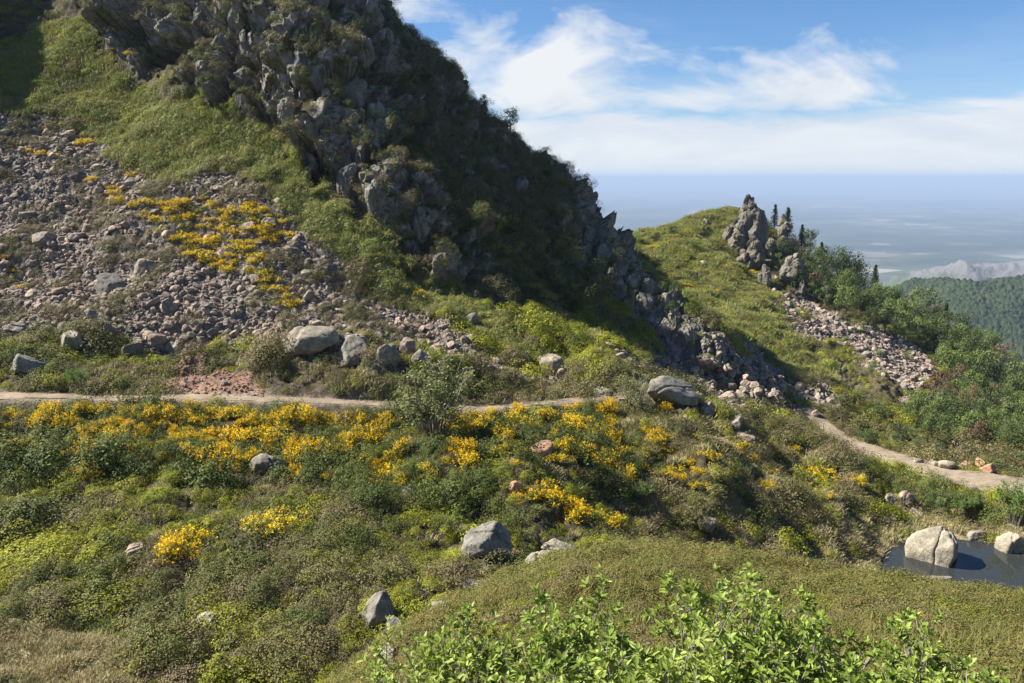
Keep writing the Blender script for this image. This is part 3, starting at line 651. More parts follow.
# ---- boulders one can tell apart: column, row of the middle, width and height in pixels, look
_rk = {}
def rock_proto(kind, i):
    if (kind, i) not in _rk:
        m = {'grey': M_STONE, 'scree': M_SCREE, 'pale': M_PALE, 'orange': M_ORANGE, 'crag': M_CRAG}[kind]
        r_ = np.random.default_rng(700+i*13+len(kind)); _rk[(kind, i)] = rock('boulder', m, 700+i*13+len(kind), 4, (1, r_.uniform(.7, 1), r_.uniform(.55, .85)), 12, False, .055)
    return _rk[(kind, i)]
MATS = {'grey': M_STONE, 'scree': M_SCREE, 'pale': M_PALE, 'orange': M_ORANGE, 'crag': M_CRAG}
def boulder(px, py, w, h, kind, label, depth=.8, seed=0, sub=5, rot=None, tilt=(0, 0), planes=11, split=1, sink=.31, name='boulder', group=None, yoff=0.0, rough=.05):
    p, n, dep = ground(px, py+h*.45)
    s = dep/F; W, H = w*s, h*s*1.12
    me = rock(name, MATS[kind], 900+seed*7, sub, (W*1.08, W*depth, H*1.25), planes, False, rough, split)
    o = put(name, me, (p[0], p[1]+yoff+W*depth*.2, p[2]+H*(.5-sink)))
    CLEAR.append((p[0], p[1], W*.36)); o.rotation_euler = (tilt[0], tilt[1], rot if rot is not None else R_.uniform(0, 6.28))
    return reg(o, px, py, label, 'boulder', group)
BO = [
 (268,467,42,34,'grey','wedge-shaped grey-green boulder sunk among flowering gorse below the path',dict(depth=.7,rot=.3,planes=8,tilt=(.35,.2))),
 (485,541,50,38,'pale','large pale flat-faced boulder alone in the hollow below the gorse bank',dict(depth=.8,rot=.2,planes=8,tilt=(.3,.12))),
 (543,564,40,30,'pale','pale cracked boulder at the knoll edge, with a flat slab behind it',dict(depth=.8,rot=.5,planes=9,split=2)),
 (559,548,34,16,'pale','flat pale slab leaning behind the cracked boulder at the knoll edge',dict(depth=.7,rot=.1,planes=8)),
 (477,588,52,14,'grey','long low grey slab lying in front of the large pale flat-faced boulder',dict(depth=.6,rot=.1)),
 (377,607,32,28,'grey','dark grey rounded boulder at the bottom of the hollow by brown heather',dict(depth=.9)),
 (392,624,22,16,'grey','small grey stone against the foot of the dark rounded boulder',dict(depth=.9)),
 (386,659,28,20,'pale','light grey slab low in the hollow beside the foreground leaves',dict(depth=.8,planes=8)),
 (448,606,34,9,'grey','thin grey slab edge in the grass below the long low slab',dict(depth=.6)),
 (135,549,28,13,'scree','flat brownish slab left of the round gorse bush in the hollow',dict(depth=.8,planes=8,tilt=(.2,0))),
 (207,621,25,13,'pale','squarish pale stone among bilberry low in the left hollow',dict(depth=.8,planes=8,tilt=(.3,0))),
 (541,449,26,17,'orange','pinkish orange rock on the gorse bank right of the birch scrub',dict(depth=.9)),
 (515,488,15,11,'orange','small pinkish rock beside gorse above the large pale boulder',dict()),
 (408,497,20,18,'grey','dark shaded rock under the scrub on the gorse bank',dict()),
 (167,447,12,8,'scree','small brown rock on the gorse bank at the left',dict()),
 (600,549,15,9,'grey','dark little stone right of the cracked boulder at the knoll edge',dict()),
 (615,549,10,8,'pale','pale little stone furthest right beside the cracked boulder at the knoll edge',dict()),
 (706,521,24,20,'grey','dark blue-grey rock leaning in the heath above the knoll',dict(planes=8,tilt=(.2,.6))),
 (773,472,14,9,'grey','small blue-grey slab in the heath below the yellow bushes of the spur',dict()),
 (672,390,50,24,'pale','long flat pale boulder beside the end of the path',dict(depth=.6,rot=.05,tilt=(.15,.22),planes=8)),
 (700,395,16,14,'grey','block of rock touching the right end of the long flat boulder',dict()),
 (708,406,18,14,'grey','angular rock just below the long flat boulder on the spur',dict()),
 (730,397,24,12,'scree','brownish slab on the spur right of the long flat boulder',dict()),
 (733,421,22,18,'grey','rock with a shaded right face in the middle of the spur',dict()),
 (790,462,26,12,'scree','thin tilted slab on the spur among yellow bushes',dict(planes=8,tilt=(.1,.6))),
 (745,438,20,10,'scree','low grey slab on the spur above the small blue-grey slab',dict()),
 (307,338,56,25,'grey','biggest grey boulder at the scree foot above the path',dict(depth=.8,rot=.2,planes=9,split=2)),
 (350,349,44,18,'grey','smooth sloping boulder touching the biggest boulder at the scree foot',dict(depth=.8,tilt=(0,.35))),
 (388,352,28,22,'grey','blocky boulder right of the smooth sloping boulder at the scree foot',dict()),
 (408,345,24,18,'scree','brown-grey boulder at the scree foot above the birch scrub',dict()),
 (420,356,26,16,'grey','low boulder at the right end of the row along the scree foot',dict()),
 (22,363,34,18,'pale','pale boulder on the heath shelf at the left edge of the scene',dict(depth=.9)),
 (40,366,20,16,'grey','darker boulder leaning on the pale boulder of the left heath shelf',dict()),
 (17,328,32,14,'grey','grey boulder at the left end of the scree foot',dict()),
 (68,337,38,14,'pale','wide pale slab along the left scree foot',dict(depth=.7)),
 (103,327,18,15,'grey','upright grey stone right of the wide pale slab on the left scree foot',dict()),
 (131,347,22,16,'grey','dark pointed stone on the heath shelf in front of the scree',dict(planes=8)),
 (154,336,26,14,'scree','brownish boulder behind the dark pointed stone on the shelf',dict()),
 (172,347,20,11,'pale','small pale flat stone right of the dark pointed stone on the shelf',dict()),
 (36,376,14,7,'pale','small pale stone in front of the left shelf boulders',dict()),
 (110,279,34,20,'grey','large grey boulder in the middle of the left scree',dict()),
 (143,266,22,18,'grey','dark cube-like boulder right of the large boulder on the left scree',dict(planes=7)),
 (41,237,26,15,'grey','blue-grey boulder high on the left scree',dict()),
 (168,305,22,15,'grey','rounded grey boulder low on the scree left of the broom',dict()),
 (550,361,26,24,'grey','tall grey boulder on the slope above the path bend',dict()),
 (562,374,18,14,'scree','brown boulder below the tall grey boulder by the path bend',dict()),
 (472,317,14,14,'grey','lone grey boulder on the green slope under the crags',dict()),
 (526,356,18,12,'grey','grey boulder left of the tall boulder near the path bend',dict()),
 (600,392,30,8,'pale','flat pale stones edge beside the path end',dict()),
 (937,552,50,44,'pale','big cracked boulder standing in the dark pond',dict(depth=.8,rot=-.25,tilt=(-.05,.18),planes=8,split=2,sink=.16)),
 (1010,544,26,25,'pale','pale three-cornered boulder on the far right pond shore',dict(planes=7)),
 (1016,560,14,8,'pale','little flat pale stone at the right pond shore',dict()),
 (928,581,70,13,'pale','long flat pale slab along the near pond shore',dict(depth=.5,rot=.05,sink=.3)),
 (977,534,22,9,'pale','low stone on the far shore behind the pond boulder',dict()),
 (856,573,12,11,'pale','small pinkish stone at the left pond shore',dict()),
 (990,579,16,8,'grey','dark stone at the right end of the near pond shore',dict()),
 (905,497,18,12,'scree','brown stone above the pond, nearest the path',dict()),
 (918,513,16,10,'scree','reddish brown stone between the pond and the brown stone by the path',dict()),
 (890,500,14,10,'scree','brownish stone left of the stones between pond and path',dict()),
 (704,221,9,7,'crag','small dark rock on the skyline left of the rock tower',dict()),
 (702,262,8,5,'pale','tiny pale rock on the meadow below the rock tower',dict()),
]
for k, b in enumerate(BO): boulder(*b[:6], seed=k+1, **b[6])
# orange rubble by the lower path
for k, (px, py, w_, h_, knd, lab) in enumerate([(935,462,14,7,'pale','pale stone at the left end of the orange rubble by the lower path'),(947,464,16,9,'pale','whitish block second from the left in the rubble by the lower path'),
  (960,462,14,9,'scree','grey block in the middle of the orange rubble by the lower path'),(972,466,20,8,'orange','orange slab in front in the rubble by the lower path'),(980,461,14,7,'orange','orange stone behind the front slab of the rubble by the lower path'),
  (990,468,18,8,'orange','bright orange slab right of the front slab of the rubble'),(1003,466,14,6,'orange','orange stone at the right end of the rubble by the lower path'),(918,460,10,5,'pale','small pale stone left of the orange rubble and above the path')]):
    boulder(px, py, w_, h_, knd, lab, seed=200+k, sub=4, group='rubble beside the lower path')
M_TOWER = m_rock('tower_stone', (0.085, 0.076, 0.062), (0.155, 0.138, 0.112), (0.235, 0.21, 0.17), (0.2, 0.19, 0.10), sc=.5)
# ---- rock tower and crags on the ridge
def crag(px, base, top, wpx, label, seed, lumps, name='rock_tower', lean=0.0):
    p, n, dep = ground(px, base); s = dep/F; H = (base-top)*s*1.04; W = wpx*s; acc = Acc(); r_ = np.random.default_rng(seed)
    for k in range(lumps):
        t = k/(lumps-1) if lumps > 1 else .5; sz = W*(.85-.42*t)*r_.uniform(.7, 1.15)
        me = rock('lump', None, seed*31+k, 4, (sz, sz*r_.uniform(.7, 1), sz*r_.uniform(.8, 1.7)), 9, False, .09, 2)
        v = np.empty(len(me.vertices)*3, np.float32); me.vertices.foreach_get('co', v); f = np.empty(len(me.polygons)*3, np.int32); me.polygons.foreach_get('vertices', f); bpy.data.meshes.remove(me)
        a = r_.uniform(0, 6.28); c, q = math.cos(a), math.sin(a); v = v.reshape(-1, 3) @ np.array([[c, -q, 0], [q, c, 0], [0, 0, 1]])
        off = np.array([r_.normal(0, .16)*W*(1-.6*t)+lean*H*(t-.5), r_.normal(0, .14)*W, H*(t*.86+.02)]); acc.add(v+off, f.reshape(-1, 3), .5)
    o = put(name, acc.mesh(name, M_TOWER, False), (p[0], p[1]-W*.12, p[2])); return reg(o, px, base, label, 'rock')
crag(749, 240, 199, 34, 'tall grey rock tower crowning the ridge', 31, 20, lean=.0)
crag(736, 250, 226, 22, 'rock buttress at the left foot of the rock tower', 32, 7)
crag(782, 240, 217, 17, 'upright rock pillar between conifers right of the rock tower', 33, 7)
crag(752, 262, 240, 24, 'dark crag in the shade below the rock tower', 34, 8, 'crag')
crag(790, 262, 246, 20, 'low crag below the upright rock pillar', 35, 6, 'crag')
crag(790, 282, 258, 30, 'broad crag above the right hand scree', 36, 9, 'crag')
crag(744, 266, 252, 16, 'small pale crag at the left edge of the broken rocks on the ridge', 37, 5, 'crag')
crag(800, 296, 280, 16, 'small crag at the top right of the right hand scree', 38, 5, 'crag')
crag(768, 262, 240, 18, 'grey crag between the rock tower and the low crag', 39, 7, 'crag')
crag(764, 280, 266, 18, 'crag at the foot of the broken rocks right of the meadow', 40, 6, 'crag')
crag(815, 282, 268, 16, 'small crag half hidden by the first trees of the ridge wood', 41, 5, 'crag')
crag(730, 236, 226, 14, 'small rock on the grass left of the rock tower', 42, 4, 'crag')
# ---- crag blocks standing out of the mountain face
CR = [(320,120,46,44),(352,96,36,40),(395,180,34,36),(372,200,40,36),(415,225,32,36),(345,180,32,34),(300,70,38,30),(268,60,30,26),(225,45,28,28),(240,80,26,24),(400,245,30,26),(440,240,24,30),
      (330,40,44,36),(380,120,30,34),(290,110,28,26),(430,265,22,20),(604,264,26,34),(632,285,24,30),(588,240,22,26),(645,305,22,24),(615,290,24,22),(560,215,22,18),(575,262,24,20),(520,185,22,18),(665,310,22,30),(690,340,24,30),(650,290,18,22),(385,45,22,28),(398,80,22,26),(365,50,28,30),(205,72,24,24),(170,25,30,24),(130,20,22,18)]
for k, (px, py, w_, h_) in enumerate(CR):
    p, n, dep = ground(px, py)
    if p is None: continue
    s = dep/F; W, H = w_*s, h_*s; me = rock('crag', M_CRAG, 1300+k*11, 5, (W, W*.8, H*1.25), 8, False, .10, 3)
    o = put('crag', me, (p[0]-n[0]*.1*W, p[1]+.15*W, p[2]-.05*H)); o.rotation_euler = (R_.uniform(-.2, .2), R_.uniform(-.25, .25), R_.uniform(0, 6.28))
    reg(o, px, py, None, 'rock', 'crags standing out of the mountain face'); o['_d'] = ('grey crag block', 'crag')
# ---- stones of the screes that show largest
def dart(poly, n, gap, cond=None, tries=9000):
    xs = [p[0] for p in poly]; ys = [p[1] for p in poly]; out = []
    for _ in range(tries):
        if len(out) >= n: break
        x, y = R_.uniform(min(xs), max(xs)), R_.uniform(min(ys), max(ys))
        if not inpoly(np.array([x]), np.array([y]), poly)[0]: continue
        g_ = gap(x, y) if callable(gap) else gap
        if any((x-a)**2+((y-b)*1.3)**2 < g_*g_ for a, b in out): continue
        if at(x, y) is None or (cond and not cond(x, y)): continue
        out.append((x, y))
    return out
def mask_at(Mk, px, py):
    i = ZI[int(py+40), int(px+40)]; return Mk.ravel()[i] if i >= 0 else 0
SC1 = [(0,118),(60,122),(130,170),(225,190),(300,240),(370,295),(450,345),(540,372),(480,368),(420,358),(330,340),(200,338),(100,342),(0,335)]
cnt = 0
for (x, y) in dart(SC1, 95, 13, lambda x, y: mask_at(Zscree, x, y) > .4):
    p, n, dep = ground(x, y); big = R_.random() < .22+.3*(y > 290); W = dep/F*R_.uniform(13, 22) if big else dep/F*R_.uniform(7, 12)
    o = put('scree_boulder', rock_proto('scree' if R_.random() < .6 else 'grey', R_.randrange(7)), (p[0], p[1], p[2]+W*.12)); o.scale = (W, W, W*R_.uniform(.8, 1.1)); o.rotation_euler = (R_.uniform(-.4, .4), R_.uniform(-.4, .4), R_.uniform(0, 6.28))
    reg(o, x, y, None, 'boulder', 'boulders lying on the left scree'); o['_d'] = (('big ' if big else 'small ')+('brownish' if 'brownish' in o.data.materials[0].name else 'grey')+(' flat' if o.scale[2]/W < .88 else ' chunky' if o.scale[2]/W > 1.02 else '')+' boulder', 'scree1')
SC2 = [(762,282),(800,300),(850,325),(920,350),(942,380),(918,396),(885,382),(845,348),(800,322)]; SC3 = [(700,345),(740,362),(790,388),(828,412),(812,418),(760,402),(715,372)]
for (x, y) in dart(SC2, 48, 8)+dart(SC3, 26, 9):
    p, n, dep = ground(x, y); W = dep/F*R_.uniform(6, 11)
    o = put('scree_boulder', rock_proto('grey' if R_.random() < .6 else 'scree', R_.randrange(7)), (p[0], p[1], p[2]+W*.12)); o.scale = (W, W, W*R_.uniform(.8, 1.1)); o.rotation_euler = (R_.uniform(-.4, .4), R_.uniform(-.4, .4), R_.uniform(0, 6.28))
    reg(o, x, y, None, 'boulder', 'boulders lying on the right screes'); o['_d'] = (('wide ' if W*F/dep > 8.5 else 'small ')+('brownish' if 'brownish' in o.data.materials[0].name else 'grey')+(' flat' if o.scale[2]/W < .9 else ' chunky')+' boulder', 'scree2')
# ---- gorse and broom in flower
def gorse_meshes(seed, nl=900, nf=900, cover=.65):
    r_ = np.random.default_rng(seed); A, B = Acc(), Acc(); k = 16
    bc = np.stack([r_.normal(0, .25, k), r_.normal(0, .25, k), r_.uniform(.08, .62, k)], 1); br = r_.uniform(.16, .27, k); bc[:, 2] *= 1-0.6*np.hypot(bc[:, 0], bc[:, 1])
    fl = r_.random(k) < cover
    for i in range(k):
        n = nl//k; d = rdirs(n); d[:, 2] = np.where(d[:, 2] < -.4, -d[:, 2], d[:, 2]); c = bc[i]+d*(r_.uniform(.84, 1.0, n)*br[i])[:, None]; nn = unit(d+rdirs(n)*.55+np.array([0, 0, .2]))
        v, f = leafquads(c, nn, r_.uniform(.6, 1.4, n)*.046, .45); A.add(v, f, np.repeat(np.clip(r_.normal(.5, .25, n), 0, 1), 4))
        if not fl[i] and i > 1: continue
        # sprays of blossom: short spikes standing on the upper side
        ns = 17; d = rdirs(ns); d[:, 2] = np.abs(d[:, 2])*1.1+.05; d = unit(d); b0 = bc[i]+d*br[i]*.88
        for j in range(ns):
            m = max(2, nf//(k*ns)+1); t = r_.uniform(0, 1, m)[:, None]; ax = unit(d[j]+np.array([0, 0, .5])+r_.normal(0, .2, 3)); c = b0[j]+ax*t*.17+r_.normal(0, .018, (m, 3)); nn = unit(rdirs(m)+d[j]*.8)
            v, f = leafquads(c, nn, r_.uniform(.7, 1.3, m)*.040, .8); B.add(v, f, np.repeat(np.clip(r_.normal(.5, .2, m), 0, 1), 4))
    return A.mesh('gorse_foliage', M_GORSE), B.mesh('gorse_blossom', M_BLOOM)
GM = [gorse_meshes(60+i, 2000, 2000, c) for i, c in enumerate((.95, .75, .5, .35, .65, .2))]
def gorse(px, py, wpx, look, label, group, zone_=None, hs=1.0, name='gorse_bush', kind=None):
    p, n, dep = ground(px, py+wpx*.3)
    if p is None: return
    W = wpx*dep/F/1.12; k = kind if kind is not None else R_.randrange(6)
    o = put(name, GM[k][0], (p[0], p[1]+.15*W, p[2]-.05*W)); o.scale = (W, W, W*hs*R_.uniform(.8, 1.05)); o.rotation_euler = (0, 0, R_.uniform(0, 6.28))
    b = put('blossom', GM[k][1], parent=o); CLEAR.append((p[0], p[1], W*.42))
    reg(o, px, py, label, 'bush', group)
    if label is None: o['_d'] = ((('large ' if wpx > 27 else 'small ' if wpx < 19 else 'middling ')+('thickly flowering' if k in (0, 1) else 'sparsely flowering' if k in (3, 5) else 'half flowering')+' gorse'), zone_)
GL = [(180,545,50,'round gorse bush in full yellow flower at the centre of the left hollow',0),(267,521,46,'gorse bush in full flower below the wedge-shaped boulder',1),(88,472,22,'small gorse bush flowering alone in the green left heath',0),(215,458,42,'spreading golden gorse left of the wedge-shaped boulder',1),
      (575,511,34,'low flat golden gorse above the cracked boulder of the knoll edge',0),(612,522,26,'gorse bush with loose yellow sprays right of the low flat gorse',1),(545,494,36,'gorse bush flowering beside the small pinkish rock',1),(516,498,18,'little gorse bush left of the small pinkish rock',4),
      (793,447,18,'gorse tuft on the spur nearest the lower path',0),(773,455,16,'gorse tuft on the spur just left of the one nearest the lower path',0),(815,470,30,'wide gorse bush low on the spur',1),(857,481,16,'gorse bush at the right tip of the spur',0),(690,462,16,'gorse bush alone on the left flank of the spur',1),
      (680,478,14,'gorse bush lowest on the left flank of the spur',0),(725,465,12,'tiny gorse bush in the middle of the spur flank',0),(744,470,10,'tiny gorse bush right of the other tiny one on the spur flank',1),(752,459,12,'gorse tuft above the tiny ones on the spur flank',2),(666,408,18,'gorse bush right under the long flat boulder',0),(655,440,18,'gorse bush below the end of the path',1),
      (923,622,26,'single yellow gorse bush on the near knoll',0),(740,445,16,'gorse bush on the crest of the spur',1),(385,470,34,'gorse bush in flower just left of the dark shaded rock',1),(490,432,40,'gorse bush in flower beside the birch scrub',1),(235,435,40,'wide gorse bush at the path edge left of the birch scrub',0)]
for (px, py, w_, lab, k) in GL: gorse(px, py, w_, '', lab, 'gorse bushes in flower', kind=k)
BAND = [(0,408),(120,408),(300,414),(400,422),(480,424),(560,418),(600,405),(640,420),(690,470),(640,482),(560,462),(500,462),(440,470),(400,490),(330,478),(250,470),(200,470),(120,450),(0,448)]
for (x, y) in dart(BAND, 150, lambda x, y: 12.3): gorse(x, y, R_.choice((13, 16, 19, 22, 26, 32))*(1 if x < 600 else .75), '', None, 'gorse bushes in flower', 'band', hs=R_.uniform(.8, 1.25), kind=R_.choice((0, 0, 1, 1, 2, 2, 3, 4, 4, 5)))
for (x, y) in dart([(0,404),(400,418),(620,402),(660,440),(560,432),(0,424)], 26, 18): gorse(x, y, R_.uniform(14, 24), '', None, 'gorse bushes in flower', 'band', kind=0)
for (x, y) in dart([(640,424),(760,446),(862,478),(870,500),(780,490),(700,488),(655,470)], 30, 15): gorse(x, y, R_.uniform(9, 18), '', None, 'gorse bushes in flower', 'spur', hs=.8)
BROOM = [(100,185),(140,196),(200,196),(268,206),(290,232),(255,242),(275,270),(294,305),(280,306),(245,272),(205,272),(178,240),(150,222)]
for (x, y) in dart(BROOM, 78, 8.5): gorse(x, y, R_.uniform(14, 25), '', None, 'broom bushes flowering on the scree', 'broom', hs=.75, name='broom_bush')
for (x, y) in [(38,151),(52,153),(28,150),(12,268),(4,255),(18,285),(92,178),(110,186),(83,140),(132,170)]: gorse(x, y, R_.uniform(10, 18), '', None, 'broom bushes flowering on the scree', 'broom', hs=.7, name='broom_bush', kind=0)
for (x, y) in [(405,285),(418,290),(440,300),(392,262),(435,262),(380,255),(620,372),(630,382),(565,375),(560,340),(475,288),(448,262),(330,130),(115,45),(128,52)]: gorse(x, y, R_.uniform(9, 17), '', None, 'gorse bushes on the mountain slope', 'slope', hs=.7)
MEAD = [(640,262),(690,258),(735,268),(770,292),(760,300),(700,285),(640,275)]
for (x, y) in dart(MEAD, 26, 9)+[(x+R_.uniform(-3, 3), y) for x, y in [(755,270),(760,262),(768,288),(735,270),(668,240),(655,244),(680,234),(720,268),(890,427),(905,432),(880,424),(895,418),(985,448),(850,395),(840,388)]]: gorse(x, y, R_.uniform(6, 13), '', None, 'gorse bushes on the far ridge', 'ridge', hs=.5)
# ---- trees
def broad_meshes(seed, m, n=1500, leaf=.045, sparse=1.0, wide=.42):
    """a crown one metre tall on a short trunk, several lobes with gaps"""
    r_ = np.random.default_rng(seed); T, Cw = Acc(), Acc(); k = 15
    top = np.array([r_.normal(0, .04), r_.normal(0, .04), .72]); tube(T, [(0, 0, -.12), (.01, 0, .12), (top[0]*.6, top[1]*.6, .42), top], .035, .008)
    bc = np.stack([r_.normal(0, wide*.5, k), r_.normal(0, wide*.5, k), r_.uniform(.22, .88, k)], 1); sh = np.sqrt(np.clip(1-((bc[:, 2]-.45)/.58)**2, .08, 1)); bc[:, :2] *= sh[:, None]; br = r_.uniform(.10, .21, k)*(.6+.5*sh)
    for i in range(k):
        z0 = max(.1, bc[i, 2]-.25); tube(T, [(top[0]*.5, top[1]*.5, z0), (bc[i]+np.array([0, 0, z0]))*.5, bc[i]], .013, .004, 4)
        q = int(n/k*sparse); d = rdirs(q); c = bc[i]+d*(r_.uniform(.75, 1.05, q)*br[i])[:, None]*np.array([1.15, 1.15, .85]); nn = unit(d*1.0+rdirs(q)*.6+np.array([0, 0, .3]))
        v, f = leafquads(c, nn, r_.uniform(.6, 1.4, q)*leaf, .7); Cw.add(v, f, np.repeat(np.clip(r_.normal(.5, .12)+r_.normal(0, .2, q), 0, 1), 4))
    return T.mesh('trunk', M_BARK), Cw.mesh('crown', m)
def conifer_meshes(seed, m):
    r_ = np.random.default_rng(seed); T, Cw = Acc(), Acc(); tube(T, [(0, 0, -.08), (0, 0, .5), (.01, 0, 1.0)], .028, .004)
    for i in range(30):
        z = .12+.86*i/30; L_ = .24*(1-z)**.75*r_.uniform(.65, 1.2)+.015; nb = 7
        for j in range(nb):
            a = r_.uniform(0, 6.28); q = 15; t = r_.uniform(.1, 1, q)[:, None]; ax = np.array([math.cos(a), math.sin(a), -.28]); c = np.array([0, 0, z])+ax*L_*t+r_.normal(0, .012, (q, 3)); nn = unit(rdirs(q)*.8+np.array([0, 0, 1])); v, f = leafquads(c, nn, r_.uniform(.6, 1.3, q)*.042, .5); Cw.add(v, f, np.repeat(np.clip(r_.normal(.5, .2, q), 0, 1), 4))
    return T.mesh('trunk', M_BARK), Cw.mesh('crown', m)
M_TG = m_leaf('tree_leaf', [(0.1, (0.097, 0.133, 0.034)), (0.5, (0.140, 0.187, 0.044)), (0.9, (0.185, 0.232, 0.060))], .3)
M_TO = m_leaf('olive_leaf', [(0.1, (0.093, 0.130, 0.040)), (0.5, (0.137, 0.169, 0.052)), (0.9, (0.174, 0.212, 0.076))], .25)
M_TR = m_leaf('russet_leaf', [(0.1, (0.119, 0.076, 0.038)), (0.5, (0.163, 0.102, 0.050)), (0.9, (0.213, 0.133, 0.066))], .2)
M_TD = m_leaf('conifer_needle', [(0.1, (0.022, 0.038, 0.016)), (0.5, (0.034, 0.055, 0.022)), (0.9, (0.05, 0.07, 0.028))], .1)
M_TB = m_leaf('dark_leaf', [(0.1, (0.045, 0.067, 0.021)), (0.5, (0.070, 0.099, 0.029)), (0.9, (0.095, 0.127, 0.037))], .2)
KINDS_ = {'fresh green': ([broad_meshes(80+i, M_TG) for i in range(4)], 'broadleaf_tree'), 'olive': ([broad_meshes(90+i, M_TO) for i in range(3)], 'broadleaf_tree'), 'russet': ([broad_meshes(100+i, M_TR, 1300, .04) for i in range(3)], 'broadleaf_tree'),
          'dark green': ([broad_meshes(110+i, M_TB) for i in range(3)], 'broadleaf_tree'), 'conifer': ([conifer_meshes(120+i, M_TD) for i in range(3)], 'conifer')}
def tree(px, base, hpx, kind, label=None, group=None, zone_=None, wid=1.0, words=None, name=None):
    p, n, dep = ground(px, base)
    if p is None: return
    H = hpx*dep/F; ms, nm = KINDS_[kind]; tm, cm = ms[R_.randrange(len(ms))]
    o = bpy.data.objects.new(name or nm, None); COL.objects.link(o); o.location = (p[0], p[1], p[2]); o.empty_display_size = .3
    o.scale = (H*wid, H*wid, H); o.rotation_euler = (0, 0, R_.uniform(0, 6.28)); put('trunk', tm, parent=o); put('crown', cm, parent=o)
    reg(o, px, base-hpx*.5, label, 'tree', group)
    if label is None: o['_d'] = (words or ((('tall ' if hpx > 25 else 'low ' if hpx < 16 else 'middling ')+('dark conifer' if kind == 'conifer' else kind+' leafy tree'))), zone_)
WOOD = [(800,240),(830,262),(880,285),(930,300),(975,312),(1024,352),(1060,400),(1060,452),(1000,446),(960,440),(930,440),(905,418),(930,398),(950,378),(925,348),(855,318),(815,300),(790,284),(775,262)]
def kind_at(x, y):
    r = R_.random(); top = (x-790)*.42+240
    if y < top+26: return 'russet' if r < .2 else 'conifer' if r < .26 else 'dark green' if r < .62 else 'olive' if r < .84 else 'fresh green' if r < .95 else 'conifer'
    return 'fresh green' if r < .36 else 'olive' if r < .64 else 'dark green' if r < .90 else 'russet'
wood = dart(WOOD, 215, lambda x, y: 9.0 if y < 350 else 11.5, tries=14000)
for (x, y) in sorted(wood, key=lambda q: q[1]): tree(x, y+4, R_.uniform(20, 36)*(.8 if x < 840 else 1.05), kind_at(x, y), None, 'trees of the ridge wood', 'wood', wid=R_.uniform(.65, 1.0))
for (x, y) in dart([(840,395),(900,415),(940,440),(1024,452),(1024,466),(930,458),(870,440),(830,415)], 26, 12): tree(x, y+4, R_.uniform(9, 17), kind_at(x, 999), None, 'trees of the ridge wood', 'wood', wid=1.3)
for (x, y) in [(845,345),(880,360),(905,358),(862,332),(872,372)]: tree(x, y, R_.uniform(10, 14), 'olive', None, 'trees of the ridge wood', 'wood', wid=1.3)
for (px, b, h_, lab) in [(758,206,20,'small conifer growing on top of the rock tower'),(774,226,24,'slender conifer between the rock tower and the upright pillar'),(791,232,32,'tallest conifer, just right of the upright rock pillar'),(807,238,24,'broad conifer at the left corner of the ridge wood'),
                     (825,254,24,'dark conifer breaking the skyline of the ridge wood'),(905,314,18,'conifer on the skyline in the middle of the ridge wood'),(918,320,16,'smaller conifer right of the one in mid skyline of the wood')]: tree(px, b, h_, 'conifer', lab, 'conifers on the ridge')
for (px, b, h_, k, wd, lab) in [(510,130,25,'dark green',.9,'lone leafy tree on the mountain skyline'),(484,106,15,'dark green',.9,'smaller tree left of the lone tree on the mountain skyline'),(444,80,9,'olive',1.3,'bush on the skyline above the smaller tree'),
                     (655,240,9,'dark green',1.5,'low shrub at the left end of the ridge skyline'),(672,234,10,'dark green',1.3,'shrub on the ridge skyline left of the small dark rock'),(640,243,8,'olive',1.5,'shrub where the ridge meets the mountain'),
                     (693,248,7,'dark green',1.6,'dark round shrub on the meadow left of the rock tower'),(695,283,9,'olive',1.4,'round shrub in the middle of the yellow meadow'),(573,352,22,'fresh green',.7,'bright green sapling on the slope above the path bend'),
                     (355,140,12,'olive',1.2,'pale shrub on the crag ledges'),(467,158,9,'olive',1.2,'pale shrub in the dark gully'),(462,240,12,'olive',1.3,'grey-green shrub at the foot of the crags'),(500,246,10,'olive',1.3,'second shrub at the foot of the crags, on the right')]: tree(px, b, h_, k, lab, None, wid=wd)
# ---- pale scrub birches: many thin stems, small leaves
def birch_meshes(seed, stems=26, n=2200, leaf=.016, wide=.3):
    r_ = np.random.default_rng(seed); T, L_ = Acc(), Acc()
    for i in range(stems):
        a = r_.uniform(0, 6.28); rad = r_.uniform(0, wide)*1.0; tip = np.array([math.cos(a)*rad, math.sin(a)*rad, r_.uniform(.55, 1.0)*(1-.5*rad)]); b = np.array([math.cos(a), math.sin(a), 0])*r_.uniform(0, .07); mid = b*.5+tip*.5+np.array([0, 0, .06])+r_.normal(0, .03, 3)
        tube(T, [b-np.array([0, 0, .05]), mid, tip], .0065, .0015, 4)
        for j in range(3):
            t = r_.uniform(.35, .9); q = b*(1-t)**2+2*t*(1-t)*mid+t*t*tip; e = q+np.array([r_.normal(0, .06), r_.normal(0, .06), r_.uniform(.04, .14)]); tube(T, [q, (q+e)/2+r_.normal(0, .008, 3), e], .003, .001, 3)
            m = n//(stems*3); tt = r_.uniform(0, 1, m)[:, None]; c = q+(e-q)*tt+r_.normal(0, .025, (m, 3)); v, f = leafquads(c, rdirs(m), r_.uniform(.6, 1.4, m)*leaf, .65); L_.add(v, f, np.repeat(np.clip(r_.normal(.5, .25, m), 0, 1), 4))
    return T.mesh('stems', M_TWIG), L_.mesh('leaves', m_leaf('birch_leaf', [(0.1, (0.19, 0.21, 0.075)), (0.5, (0.26, 0.27, 0.10)), (0.9, (0.31, 0.30, 0.14))], .35))
BM = [birch_meshes(140, 34, 5200, .022, .36), birch_meshes(141, 22, 2400, .02, .4)]
